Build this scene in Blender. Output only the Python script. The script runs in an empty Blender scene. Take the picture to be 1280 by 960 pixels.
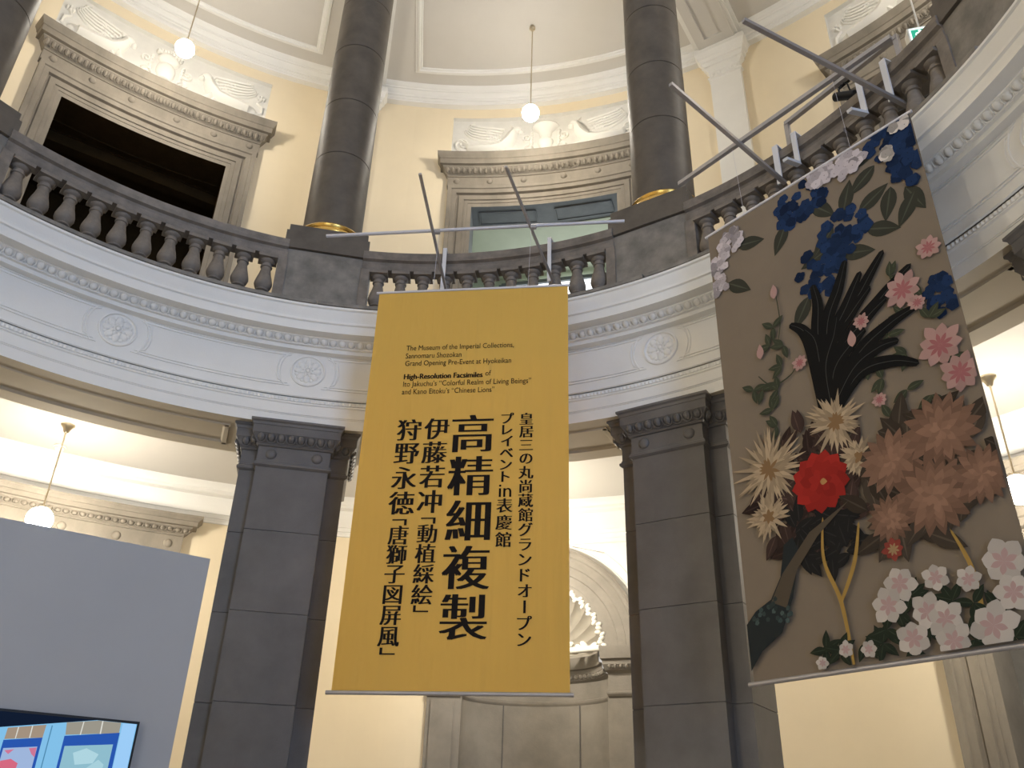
import bpy, bmesh, math, random
from mathutils import Vector, Matrix
random.seed(7)
PI = math.pi
sc = bpy.context.scene
COL = sc.collection

# ------------------------------------------------------------------ camera, sky, daylight, added fill, exposure
def setup_camera():
    pitch, roll, yaw = 0.49968943, 0.03067, 0.353390
    fw = Vector((math.sin(yaw)*math.cos(pitch), math.cos(yaw)*math.cos(pitch), math.sin(pitch)))
    r = Vector((math.cos(yaw), -math.sin(yaw), 0)); u = r.cross(fw)
    r2 = r*math.cos(roll) + u*math.sin(roll); u2 = -r*math.sin(roll) + u*math.cos(roll)
    cd = bpy.data.cameras.new('camera'); cam = bpy.data.objects.new('camera', cd); COL.objects.link(cam)
    M = Matrix((r2, u2, -fw)).transposed().to_4x4(); M.translation = Vector((0, -3.5838, 1.55)); cam.matrix_world = M
    cd.sensor_width = 36; cd.lens = 1.117945*961/1280*36; cd.clip_start = .05
    sc.camera = cam
setup_camera()
EXPOSURE = 0.0
GLOBE_UP, GLOBE_LOW = 190.0, 240.0
DAY_UP, DAY_LOW = 460.0, 330.0
WORLD = 0.62
sc.view_settings.view_transform = 'Standard'; sc.view_settings.look = 'None'
sc.view_settings.gamma = 1; sc.view_settings.use_curve_mapping = False; sc.view_settings.exposure = EXPOSURE
w = bpy.data.worlds.new('sky'); sc.world = w; w.use_nodes = True
w.node_tree.nodes['Background'].inputs[0].default_value = (1, .95, .88, 1)
w.node_tree.nodes['Background'].inputs[1].default_value = WORLD

def rad(a): return a*PI/180
A0 = 8.63                                   # azimuth of the pier left of the yellow banner; piers every 45 deg
def pol(az, R, z=0): return Vector((R*math.sin(rad(az)), R*math.cos(rad(az)), z))

def window_and_fill_light(az, R, z, wd, ht, power, tilt=-.8, col=(.42, .62, 1)):
    ld = bpy.data.lights.new('window_and_fill_light', 'AREA'); ld.shape = 'RECTANGLE'; ld.size = wd; ld.size_y = ht
    ld.energy = power; ld.color = col
    o = bpy.data.objects.new('window_and_fill_light', ld); COL.objects.link(o)
    p = pol(az, R, z); o.location = p
    d = Vector((0, 0, z)) + pol(-14, 1.5) - p; d.z = tilt
    o.rotation_euler = d.to_track_quat('-Z', 'Y').to_euler()
FILL_SIDE = 150.0
WB = 166.1                                  # bay of the glazed entrance behind the viewer
window_and_fill_light(WB, 9.75, 9.6, 2.6, 4.9, DAY_UP)
window_and_fill_light(WB, 9.5, 2.4, 2.8, 4.2, DAY_LOW, .6)
window_and_fill_light(WB+45, 9.5, 2.4, 2.8, 4.2, FILL_SIDE, .6, (.80, .88, 1))  # added fill behind the viewer, brightens the middle pier and yellow banner

# ------------------------------------------------------------------ materials
def mat(name, col, rough=.6, var=0, scale=3, bump=0, bscale=40, metal=0, spec=.3, stretch=(1, 1, 1), veins=0):
    m = bpy.data.materials.new(name); m.use_nodes = True; nt = m.node_tree; b = nt.nodes['Principled BSDF']
    b.inputs['Base Color'].default_value = (*col, 1); b.inputs['Roughness'].default_value = rough
    b.inputs['Metallic'].default_value = metal; b.inputs['Specular IOR Level'].default_value = spec
    tc = nt.nodes.new('ShaderNodeTexCoord'); mp = nt.nodes.new('ShaderNodeMapping'); mp.inputs['Scale'].default_value = stretch
    nt.links.new(tc.outputs['Object'], mp.inputs['Vector'])
    if var:
        n = nt.nodes.new('ShaderNodeTexNoise'); n.inputs['Scale'].default_value = scale; n.inputs['Detail'].default_value = 6
        n.inputs['Roughness'].default_value = .62; nt.links.new(mp.outputs[0], n.inputs['Vector'])
        cr = nt.nodes.new('ShaderNodeValToRGB'); cr.color_ramp.elements[0].position = .3; cr.color_ramp.elements[1].position = .72
        cr.color_ramp.elements[0].color = (*[c*(1-var) for c in col], 1); cr.color_ramp.elements[1].color = (*[min(1, c*(1+var)) for c in col], 1)
        nt.links.new(n.outputs['Fac'], cr.inputs['Fac']); out = cr.outputs['Color']
        if veins:
            n2 = nt.nodes.new('ShaderNodeTexNoise'); n2.inputs['Scale'].default_value = scale*.35; n2.inputs['Detail'].default_value = 3
            n2.inputs['Distortion'].default_value = 1.2; nt.links.new(mp.outputs[0], n2.inputs['Vector'])
            c2 = nt.nodes.new('ShaderNodeValToRGB'); e = c2.color_ramp.elements
            e[0].position = .47; e[0].color = (1, 1, 1, 1); e[1].position = .53; e[1].color = (1, 1, 1, 1)
            k = e.new(.5); k.color = (1-veins,)*3 + (1,)
            mx = nt.nodes.new('ShaderNodeMix'); mx.data_type = 'RGBA'; mx.blend_type = 'MULTIPLY'; mx.inputs[0].default_value = 1
            nt.links.new(out, mx.inputs[6]); nt.links.new(c2.outputs['Color'], mx.inputs[7]); out = mx.outputs[2]
        nt.links.new(out, b.inputs['Base Color'])
    if bump:
        n = nt.nodes.new('ShaderNodeTexNoise'); n.inputs['Scale'].default_value = bscale; n.inputs['Detail'].default_value = 4
        nt.links.new(mp.outputs[0], n.inputs['Vector'])
        bp = nt.nodes.new('ShaderNodeBump'); bp.inputs['Strength'].default_value = bump; bp.inputs['Distance'].default_value = .02
        nt.links.new(n.outputs['Fac'], bp.inputs['Height']); nt.links.new(bp.outputs[0], b.inputs['Normal'])
    return m
def emit(name, col, strength):
    m = bpy.data.materials.new(name); m.use_nodes = True; nt = m.node_tree
    nt.nodes.remove(nt.nodes['Principled BSDF']); e = nt.nodes.new('ShaderNodeEmission')
    e.inputs[0].default_value = (*col, 1); e.inputs[1].default_value = strength
    nt.links.new(e.outputs[0], nt.nodes['Material Output'].inputs[0]); return m
def printed(name, emission=0, rough=.8):
    m = bpy.data.materials.new(name); m.use_nodes = True; nt = m.node_tree; b = nt.nodes['Principled BSDF']
    a = nt.nodes.new('ShaderNodeVertexColor'); a.layer_name = 'Col'
    nt.links.new(a.outputs[0], b.inputs['Base Color']); b.inputs['Roughness'].default_value = rough; b.inputs['Specular IOR Level'].default_value = .1
    if emission:
        b.inputs['Base Color'].default_value = (0, 0, 0, 1); nt.links.remove(b.inputs['Base Color'].links[0])
        nt.links.new(a.outputs[0], b.inputs['Emission Color']); b.inputs['Emission Strength'].default_value = emission
    return m
M_PLASTER = mat('white_plaster', (.78, .77, .74), .7, .03, 2, .05, 60)
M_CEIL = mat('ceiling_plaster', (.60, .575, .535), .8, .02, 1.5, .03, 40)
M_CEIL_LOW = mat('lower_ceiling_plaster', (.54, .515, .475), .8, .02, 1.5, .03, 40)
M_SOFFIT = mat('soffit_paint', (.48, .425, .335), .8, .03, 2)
M_CREAM = mat('cream_wall', (.80, .69, .50), .8, .03, 1.2, .03, 50)
M_PIER = mat('dark_grey_stone', (.165, .155, .15), .42, .20, 2.2, .10, 90, spec=.4, veins=.28)
M_GRANITE = mat('brown_grey_granite', (.155, .13, .104), .50, .28, 3, .08, 120, spec=.45, veins=.25)
M_PED = mat('grey_marble', (.31, .285, .25), .55, .36, 4.5, .08, 60, veins=.3)
M_BAL = mat('weathered_stone', (.215, .185, .155), .55, .30, 6, .12, 60)
M_DOOR = mat('beige_sandstone', (.24, .21, .168), .7, .22, 2.5, .10, 50, stretch=(1, 1, .45))
M_NICHE = mat('grey_beige_stone', (.23, .207, .175), .6, .18, 2.2, .10, 45)
M_RELIEF = mat('relief_plaster', (.82, .80, .74), .95, spec=.05)
M_RGROUND = mat('relief_ground_shaded', (.73, .71, .655), .8, .05, 4)  # plaster toned down to put shade behind the relief figures
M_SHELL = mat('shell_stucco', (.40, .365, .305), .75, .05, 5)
M_GOLD = mat('gilded_bronze', (.80, .52, .14), .24, metal=1)
M_STEEL = mat('brushed_grey_metal', (.42, .40, .40), .4, .06, 20, metal=.6)
M_PIPE = mat('pale_tube_metal', (.62, .62, .68), .35, metal=.5)
M_STRAP = mat('white_bracket_paint', (.72, .72, .74), .45)
M_CHROME = mat('satin_brass_nickel', (.62, .54, .40), .28, metal=1)
M_BLACK = mat('black_plastic', (.006, .006, .007), .5)
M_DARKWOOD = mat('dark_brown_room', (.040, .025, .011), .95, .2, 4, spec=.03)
M_SLATE = mat('slate_panel', (.14, .15, .155), .6, .15, 4)
M_GREEN = mat('pale_green_ceiling', (.44, .47, .37), .8, .05, 3)
M_PART = mat('grey_partition', (.37, .37, .375), .75, .03, 1.5)
M_WHITE = mat('white_lamp_metal', (.8, .78, .72), .4)
M_FLOOR = mat('stone_floor', (.50, .46, .40), .4, .2, 2, veins=.2)
M_INK = mat('printed_ink', (.008, .005, .004), .7, spec=.15)
M_TAUPE = mat('taupe_fabric', (.205, .163, .118), .85, .05, 1.5, .05, 260, spec=.1)
M_PRINT = printed('printed_fabric')
M_TVPIC = printed('screen_picture', 1.0)
M_NAVY = emit('screen_navy', (.006, .012, .03), 1.0)
M_GLOBE_UP = emit('upper_globe_glass', (1, .92, .79), GLOBE_UP)
M_GLOBE_LOW = emit('lower_globe_glass', (1, .92, .78), GLOBE_LOW)
M_DAY = emit('bright_window_pane', (.92, .98, 1), 2.6)
M_EXIT = emit('exit_sign_face', (.85, 1, .95), 1.6)
M_EXITG = emit('exit_sign_green', (.05, .5, .32), 1.0)
def cloth(name, col):
    m = mat(name, col, .65, .03, .8, .0, spec=.25); nt = m.node_tree; b = nt.nodes['Principled BSDF']
    tc = nt.nodes.new('ShaderNodeTexCoord'); mp = nt.nodes.new('ShaderNodeMapping'); mp.inputs['Scale'].default_value = (6, 1, .4)
    n = nt.nodes.new('ShaderNodeTexNoise'); n.inputs['Scale'].default_value = 1.6; bp = nt.nodes.new('ShaderNodeBump')
    bp.inputs['Strength'].default_value = .5; bp.inputs['Distance'].default_value = .04
    nt.links.new(tc.outputs['Object'], mp.inputs[0]); nt.links.new(mp.outputs[0], n.inputs['Vector'])
    nt.links.new(n.outputs['Fac'], bp.inputs['Height']); nt.links.new(bp.outputs[0], b.inputs['Normal'])
    tr = nt.nodes.new('ShaderNodeBsdfTranslucent'); tr.inputs[0].default_value = (*col, 1)
    mx = nt.nodes.new('ShaderNodeMixShader'); mx.inputs[0].default_value = .25
    nt.links.new(b.outputs[0], mx.inputs[1]); nt.links.new(tr.outputs[0], mx.inputs[2])
    nt.links.new(mx.outputs[0], nt.nodes['Material Output'].inputs[0]); return m
M_YELLOW = cloth('golden_yellow_fabric', (.76, .485, .105))

# ------------------------------------------------------------------ mesh helpers
class MB:
    def __init__(s): s.v = []; s.f = []; s.c = []
    def grid(s, rows, closeu=False, closev=False, col=None):
        b = len(s.v); n = len(rows[0]); m = len(rows)
        for r in rows: s.v += [tuple(p) for p in r]
        for i in range(m if closev else m-1):
            for j in range(n if closeu else n-1):
                a = b+i*n+j; c = b+i*n+(j+1) % n; i2 = (i+1) % m
                s.f.append((a, c, b+i2*n+(j+1) % n, b+i2*n+j)); s.c.append(col)
        return s
    def poly(s, pts, col=None):
        b = len(s.v); s.v += [tuple(p) for p in pts]; s.f.append(tuple(range(b, b+len(pts)))); s.c.append(col); return s
    def box(s, x0, x1, y0, y1, z0, z1):
        b = len(s.v)
        s.v += [(x, y, z) for z in (z0, z1) for y in (y0, y1) for x in (x0, x1)]
        for q in ((0, 2, 3, 1), (4, 5, 7, 6), (0, 1, 5, 4), (2, 6, 7, 3), (0, 4, 6, 2), (1, 3, 7, 5)):
            s.f.append(tuple(b+k for k in q)); s.c.append(None)
        return s
    def obox(s, p, q, w, h, up=Vector((0, 0, 1))):                      # square bar from p to q
        p = Vector(p); q = Vector(q); d = (q-p).normalized(); x = d.cross(up).normalized(); y = x.cross(d)
        ring = lambda c: [c+x*a*w/2+y*e*h/2 for a, e in ((-1, -1), (1, -1), (1, 1), (-1, 1))]
        s.grid([ring(p), ring(q)], closeu=True); s.poly(ring(p)[::-1]); s.poly(ring(q)); return s
    def lathe(s, prof, n=20, c=(0, 0, 0)):
        rows = [[(c[0]+r*math.cos(2*PI*k/n), c[1]+r*math.sin(2*PI*k/n), c[2]+z) for k in range(n)] for r, z in prof]
        s.grid(rows, closeu=True)
        if prof[0][0] > 1e-4: s.poly(rows[0])
        if prof[-1][0] > 1e-4: s.poly(rows[-1])
        return s
    def tube(s, pts, r, n=8, closed=False, caps=True):
        pts = [Vector(p) for p in pts]; m = len(pts); rows = []; rr = r if hasattr(r, '__len__') else [r]*m
        nx = None
        for i, p in enumerate(pts):
            t = (pts[(i+1) % m]-pts[i-1]) if closed else (pts[min(i+1, m-1)]-pts[max(i-1, 0)])
            t.normalize()
            if nx is None: nx = t.orthogonal().normalized()
            nx = (nx-t*nx.dot(t)).normalized(); ny = t.cross(nx)
            rows.append([p+(nx*math.cos(2*PI*k/n)+ny*math.sin(2*PI*k/n))*rr[i] for k in range(n)])
        s.grid(rows, closeu=True, closev=closed)
        if caps and not closed: s.poly(rows[0]); s.poly(rows[-1])
        return s
    def ell(s, c, r, nu=10, nv=7, rot=None):
        rows = []
        for i in range(nv+1):
            a = PI*i/nv-PI/2; row = []
            for j in range(nu):
                q = Vector((r[0]*math.cos(a)*math.cos(2*PI*j/nu), r[1]*math.cos(a)*math.sin(2*PI*j/nu), r[2]*math.sin(a)))
                if rot: q = rot @ q
                row.append(q+Vector(c))
            rows.append(row)
        return s.grid(rows, closeu=True)
    def rev(s, prof, a0, a1, n, close=False):                           # profile (R,z) round the hall's axis
        full = abs(a1-a0) >= 360
        rows = [[pol(a0+(a1-a0)*k/n, R, z) for k in range(n if full else n+1)] for R, z in prof]
        s.grid(rows, closeu=full, closev=close)
        if not full and close:
            s.poly([r[0] for r in rows]); s.poly([r[-1] for r in rows])
        return s
    def sweep(s, path, prof, closed=False, sub=0.25):                    # path (s,z), profile (w outward-left, d towards room)
        P = []
        m = len(path)
        for i in range(m if closed else m-1):
            a = path[i]; b = path[(i+1) % m]; L = math.hypot(b[0]-a[0], b[1]-a[1]); k = max(1, int(L/sub))
            for j in range(k): P.append((a[0]+(b[0]-a[0])*j/k, a[1]+(b[1]-a[1])*j/k))
        if not closed: P.append(path[-1])
        m = len(P); rows = []
        for i in range(m):
            e = []
            if closed or i > 0: e.append((P[i][0]-P[i-1][0], P[i][1]-P[i-1][1]))
            if closed or i < m-1: e.append((P[(i+1) % m][0]-P[i][0], P[(i+1) % m][1]-P[i][1]))
            ns = []
            for x, z in e:
                L = math.hypot(x, z); ns.append((-z/L, x/L))
            nx = sum(q[0] for q in ns); nz = sum(q[1] for q in ns); L = math.hypot(nx, nz); nx /= L; nz /= L
            k = 1/max(.3, nx*ns[0][0]+nz*ns[0][1])
            rows.append([(P[i][0]+nx*k*w_, -d, P[i][1]+nz*k*w_) for w_, d in prof])
        s.grid(rows, closev=closed); return s
    def egg(s, x, y, z, w, h, d, tilt=0, rim=True, mx=None):             # egg-and-dart unit, facing -y
        R = Matrix.Rotation(tilt, 3, 'X'); c = Vector((x, y, z)); T = (lambda q: mx @ q) if mx is not None else (lambda q: q)
        b0 = len(s.v)
        s.ell(c, (w*.39, d, h*.48), 8, 5, R)
        if rim:
            s.tube([c+R @ Vector((math.cos(a)*w*.47, -d*.35, math.sin(a)*h*.56)) for a in [PI+.25+(PI-.5)*k/6-0.0 for k in range(7)]], w*.06, 4, caps=False)
            p = c+R @ Vector((w*.5, -d*.2, 0))
            s.tube([p+R @ Vector((0, 0, h*.42)), p+R @ Vector((0, -d*.5, -h*.1)), p+R @ Vector((0, 0, -h*.5))], [w*.02, w*.08, w*.03], 4, caps=False)
        if mx is not None:
            for k in range(b0, len(s.v)): s.v[k] = tuple(mx @ Vector(s.v[k]))
        return s
    def build(s, name, m, parent=None, xf=None, smooth=35, recalc=True):
        me = bpy.data.meshes.new(name); vs = [xf(Vector(p)) for p in s.v] if xf else s.v
        me.from_pydata([tuple(p) for p in vs], [], s.f)
        if any(c is not None for c in s.c):
            at = me.color_attributes.new('Col', 'FLOAT_COLOR', 'CORNER')
            for pl in me.polygons:
                c = s.c[pl.index] or (1, 1, 1)
                for li in pl.loop_indices: at.data[li].color = (*c, 1)
        elif recalc:
            bm = bmesh.new(); bm.from_mesh(me); bmesh.ops.recalc_face_normals(bm, faces=bm.faces); bm.to_mesh(me); bm.free()
        me.shade_smooth(); me.set_sharp_from_angle(angle=rad(smooth))
        me.materials.append(m); o = bpy.data.objects.new(name, me); COL.objects.link(o)
        if parent: o.parent = parent
        return o
def polar(Rr, R0=0, z0=0):                                               # flat (s, y outward, z) -> ring-local frame at azimuth 0
    def f(p):
        a = p.x/Rr; R = Rr+p.y
        return Vector((R*math.sin(a), R*math.cos(a)-R0, p.z-z0))
    return f
def polar_world(Rr, azc):
    def f(p): return pol(azc+math.degrees(p.x/Rr), Rr+p.y, p.z)
    return f
def tag(o, label, cat, group=None):
    o['label'] = label; o['category'] = cat
    if group: o['group'] = group
    return o
def thing(name, label, cat, loc, rz=0, group=None):
    o = bpy.data.objects.new(name, None); COL.objects.link(o); o.location = loc; o.rotation_euler = (0, 0, rz)
    return tag(o, label, cat, group)
def ring_thing(name, label, cat, az, R, z, group=None): return thing(name, label, cat, pol(az, R, z), -rad(az), group)
def struct(o): o['kind'] = 'structure'; return o
def dup(root, az, R, z, label, group=None):
    r = root.copy(); COL.objects.link(r); r.location = pol(az, R, z); r.rotation_euler = (0, 0, -rad(az)); r['label'] = label
    if group: r['group'] = group
    for ch in list(root.children):
        c = ch.copy(); COL.objects.link(c); c.parent = r
        for g in ch.children:
            d = g.copy(); COL.objects.link(d); d.parent = c
    return r

# ------------------------------------------------------------------ the setting
Z2 = 5.4725            # underside of the ring entablature
ZG = 6.85              # gallery floor
RL, RU = 9.04, 9.195   # outer wall below / above
ZLC, ZUC = 6.12, 15.0  # ceilings
BAYS = [A0-22.5, A0+22.5, A0+67.5]        # left, middle, right bay
struct(MB().rev([(0.02, 0), (12.5, 0)], 0, 360, 96).build('floor', M_FLOOR))

def wall_mesh(Rw, z0, z1, holes, extra_az=()):
    """cylinder wall with rectangular holes [(az0,az1,zb,zt)]"""
    az = sorted(set([-180+3*k for k in range(121)] + [a for h in holes for a in h[:2]] + list(extra_az)))
    zs = sorted(set([z0, z1] + [z for h in holes for z in h[2:] if z0 < z < z1])); b = MB()
    for i in range(len(az)-1):
        for j in range(len(zs)-1):
            ca = (az[i]+az[i+1])/2; cz = (zs[j]+zs[j+1])/2
            if any(h[0] < ca < h[1] and h[2] < cz < h[3] for h in holes): continue
            b.poly([pol(az[i], Rw, zs[j]), pol(az[i+1], Rw, zs[j]), pol(az[i+1], Rw, zs[j+1]), pol(az[i], Rw, zs[j+1])])
    return b
HU = 1.365/RU*180/PI; HL = 1.44/RL*180/PI; NC = 30.95; NH = 1.72/RL*180/PI
holes_u = [(c-HU, c+HU, ZG-1, 12.10) for c in BAYS] + [(c-1.83/RU*57.2958, c+1.83/RU*57.2958, 13.25, 14.42) for c in BAYS] + [(WB-8.3, WB+8.3, 7.2, 12.1)]
struct(wall_mesh(RU, ZG-.6, ZUC, holes_u).build('wall_upper', M_CREAM, smooth=10))
holes_l = [(BAYS[0]-HL, BAYS[0]+HL, -1, 4.6), (BAYS[2]-HL, BAYS[2]+HL, -1, 4.6), (NC-NH, NC+NH, -1, 5.62), (WB-9.1, WB+9.1, -1, 4.6), (WB-315-9.1, WB-315+9.1, -1, 4.6)]  # last opening is added for the side fill light
struct(wall_mesh(RL, 0, ZLC, holes_l).build('wall_lower', M_CREAM, smooth=10))
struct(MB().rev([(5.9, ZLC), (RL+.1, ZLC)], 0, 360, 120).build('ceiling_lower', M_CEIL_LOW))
struct(MB().rev([(5.3, ZG), (13.5, ZG), (13.5, ZG-.25), (RU-.02, ZG-.25)], 0, 360, 120).build('floor_gallery', M_FLOOR))

# ring entablature with egg-and-dart, frieze panels and leaf band
e = MB()
ringp = [(5.25, 6.80), (4.66, 6.80), (4.645, 6.79), (4.645, 6.765), (4.665, 6.755), (4.67, 6.72), (4.69, 6.67), (4.70, 6.635), (4.685, 6.625), (4.685, 6.60),
         (4.705, 6.59), (4.705, 6.49), (4.725, 6.49), (4.83, 6.49), (4.83, 6.475), (4.90, 6.435), (4.905, 6.43), (4.885, 6.425), (4.885, 6.405), (4.92, 6.40), (4.92, 6.355),
         (4.995, 6.345), (5.0, 6.33), (5.0, 5.835), (4.975, 5.825), (4.975, 5.815), (4.99, 5.805)]
e.rev(ringp, 0, 360, 320)
e.rev([(4.99, 5.745), (4.975, 5.735), (4.972, 5.72), (4.985, 5.71), (4.985, 5.60), (4.993, 5.595), (4.993, 5.588), (5.0, 5.585), (5.0, Z2)], 0, 360, 320)
n = 960; rows = []
for R, z, am in ((5.005, 5.805, 0), (5.0, 5.795, .010), (4.99, 5.772, .014), (4.99, 5.752, .010), (5.0, 5.745, 0)):
    rows.append([pol(-60+220*k/n, R-(am if k % 2 else 0), z) for k in range(n+1)])
e.grid(rows)
for k in range(-42, 97):
    az = A0+1.17*k+.4
    if -42 < az < 106:
        a = rad(az); Mx = Matrix.Translation(pol(az, 0)) @ Matrix.Rotation(-a, 4, 'Z')
        e.egg(0, 4.868, 6.448, .098, .088, .030, .75, True, Mx)
prof_line = [(-.009, 0), (-.005, .009), (.005, .009), (.009, 0)]
for k in range(-3, 6):                                                  # panels between the rosettes
    c = A0+22.5*k+11.25; W = 11.25/57.2958*5
    for off in (0, .030):
        hw = W-.09-off; t = 6.338-off; b_ = 5.935+off; rr = .30+off
        arc = []
        for i in range(11):
            th = -.72+1.44*i/10
            arc.append((W-rr*math.cos(th), 6.137+rr*math.sin(th)))
        arc = [q for q in arc if b_ < q[1] < t]
        right = [(hw-.10, b_)]+arc+[(hw-.10, t)]
        path = right+[(-x, z) for x, z in right[::-1]]
        m = MB().sweep(path, prof_line, closed=True, sub=.3); f = polar_world(5.0, c)
        b0 = len(e.v); e.v += [tuple(f(Vector(p))) for p in m.v]; e.f += [tuple(b0+i for i in q) for q in m.f]; e.c += m.c
struct(e.build('trim_1', M_PLASTER, smooth=40))
# soffit of the ring with sunk panels between the piers
s_ = MB()
for k in range(-4, 4):
    c = A0+22.5+45*k
    pa = 14.6
    s_.rev([(5.0, Z2), (5.95, Z2)], c-22.5, c-pa, 8); s_.rev([(5.0, Z2), (5.95, Z2)], c+pa, c+22.5, 8)
    pr = [(5.0, Z2), (5.20, Z2), (5.21, Z2-.014), (5.25, Z2-.014), (5.27, Z2+.012), (5.68, Z2+.012), (5.70, Z2-.014), (5.74, Z2-.014), (5.75, Z2), (5.95, Z2)]
    s_.rev(pr, c-pa, c+pa, 24)
    for sgn in (-1, 1):
        a = c+sgn*pa; s_.poly([pol(a, R, z) for R, z in pr[1:-1]])
        s_.grid([[pol(a-sgn*q, R, Z2+d) for R in (5.21, 5.74)] for q, d in ((0, 0), (.1, -.014), (.55, -.014), (.75, .012))])
s_.rev([(5.95, Z2), (5.95, ZLC+.02)], 0, 360, 160)
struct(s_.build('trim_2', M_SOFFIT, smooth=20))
# wall cornices
struct(MB().rev([(RL+.02, 5.595), (9.015, 5.60), (9.01, 5.63), (9.005, 5.635), (9.0, 5.66), (8.985, 5.665), (8.98, 5.72), (8.965, 5.725), (8.955, 5.80), (8.945, 5.90), (8.925, 5.935), (8.92, 5.96), (8.80, 5.965),
                 (8.785, 5.98), (8.785, 6.02), (8.77, 6.03), (8.75, 6.06), (8.74, 6.10), (8.73, 6.13)], 0, 360, 160).build('trim_3', M_PLASTER))
struct(MB().rev([(RU+.02, 14.66), (9.075, 14.662), (9.07, 14.70), (9.06, 14.705), (9.06, 14.77), (9.045, 14.775), (9.04, 14.82), (9.00, 14.86), (8.99, 14.90), (8.97, 14.905), (8.96, 14.93), (8.94, 14.935), (8.90, 14.98), (8.88, 15.01)],
                0, 360, 160).build('trim_4', M_PLASTER))
# upper ceiling with framed panels
c_ = MB().rev([(5.0, ZUC), (RU+.1, ZUC)], 0, 360, 120); struct(c_.build('ceiling', M_CEIL))
for c in [A0+22.5+45*k for k in range(-2, 3)]:
    path = []
    for k in range(17): path.append((-15.85+31.7*k/16, 8.52))
    for k in range(17): path.append((15.85-31.7*k/16, 5.7))
    fr = MB(); rows = []
    pr = [(.10, 0), (.09, .025), (.055, .03), (.045, .055), (.01, .06), (0, .03), (-.03, .025), (-.04, 0)]
    n = len(path)
    for i, (a, R) in enumerate(path):
        outR = 1 if R > 7 else -1; corner = i in (0, 16, 17, 33)
        sg = (1 if a > 0 else -1) if corner else 0
        rows.append([pol(c+a+sg*math.degrees(w_/R), R+outR*w_, ZUC-d) for w_, d in pr])
    fr.grid(rows, closev=True); o = struct(fr.build('trim_5', M_PLASTER))

# ------------------------------------------------------------------ lower piers
def capital_loft(b, prof, poly):
    m = len(poly); rows = []
    for o_, z in prof:
        row = []
        for i in range(m):
            p = Vector(poly[i]); a = Vector(poly[i-1]); c = Vector(poly[(i+1) % m])
            e1 = (p-a).normalized(); e2 = (c-p).normalized()
            n1 = Vector((e1.y, -e1.x)); n2 = Vector((e2.y, -e2.x))
            q = p+(n1+n2)*o_ if abs(n1.dot(n2)) < .5 else p+n1*o_
            row.append((q.x, q.y, z))
        rows.append(row)
    b.grid(rows, closeu=True); return rows
FR = .0
PIER = [(-.365, FR), (.365, FR), (.365, .15), (.54, .15), (.54, .80), (.365, .80), (.365, .95), (-.365, .95), (-.365, .80), (-.54, .80), (-.54, .15), (-.365, .15)]
def make_pier():
    t = ring_thing('stone_pier', '', 'pier', 0, 5.0, 0)
    b = MB(); prof = [(.04, 0), (.04, .9), (.02, .95), (0, 1.0)]
    for zj in (1.84, 2.68, 3.50, 4.30): prof += [(0, zj-.005), (-.007, zj-.001), (-.007, zj+.001), (0, zj+.005)]
    prof += [(0, 4.98)]
    capital_loft(b, prof, PIER); b.build('shaft', M_PIER, t, smooth=20)
    b = MB(); capital_loft(b, [(0, 4.97), (.012, 4.975), (.028, 4.99), (.028, 5.015), (.012, 5.025), (.012, 5.04), (.005, 5.045), (.005, 5.195), (.02, 5.20), (.03, 5.215), (.03, 5.23), (.035, 5.235), (.05, 5.26), (.08, 5.315), (.085, 5.32),
                               (.085, 5.405), (.092, 5.41), (.098, 5.435), (.115, 5.45), (.115, Z2)], PIER)
    P = PIER; m = len(P)
    for i in range(m):
        a = Vector(P[i]); c = Vector(P[(i+1) % m]); d = c-a; L = d.length; d.normalize(); nrm = Vector((d.y, -d.x))
        conv = .06; k = max(1, round((L+.08)/.104)); ang = math.atan2(nrm.y, nrm.x)+PI/2
        for j in range(k):
            p = a+d*(-.04+(L+.08)*(j+.5)/k)+nrm*.062
            b.egg(0, 0, 0, min(.102, (L+.08)/k), .095, .034, .45, True, Matrix.Translation((p.x, p.y, 5.275)) @ Matrix.Rotation(ang, 4, 'Z'))
    cap = b.build('capital', M_PIER, t, smooth=30)
    for x in (-.235, .235):
        MB().ell((x, FR-.005, 5.115), (.057, .03, .057), 16, 10).build('boss', M_PIER, cap)
    return t
pier = make_pier()
pier.location = pol(A0, 5.0, 0); pier.rotation_euler = (0, 0, -rad(A0)); pier['label'] = 'dark grey stone pier with egg-and-dart capital, left of the yellow banner'
dup(pier, A0+45, 5.0, 0, 'dark grey stone pier with egg-and-dart capital, between the two banners')
dup(pier, A0+90, 5.0, 0, 'dark stone pier cut off by the right picture edge behind the floral banner')
dup(pier, A0-45, 5.0, 0, 'dark grey stone pier out of view at the far left')

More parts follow.
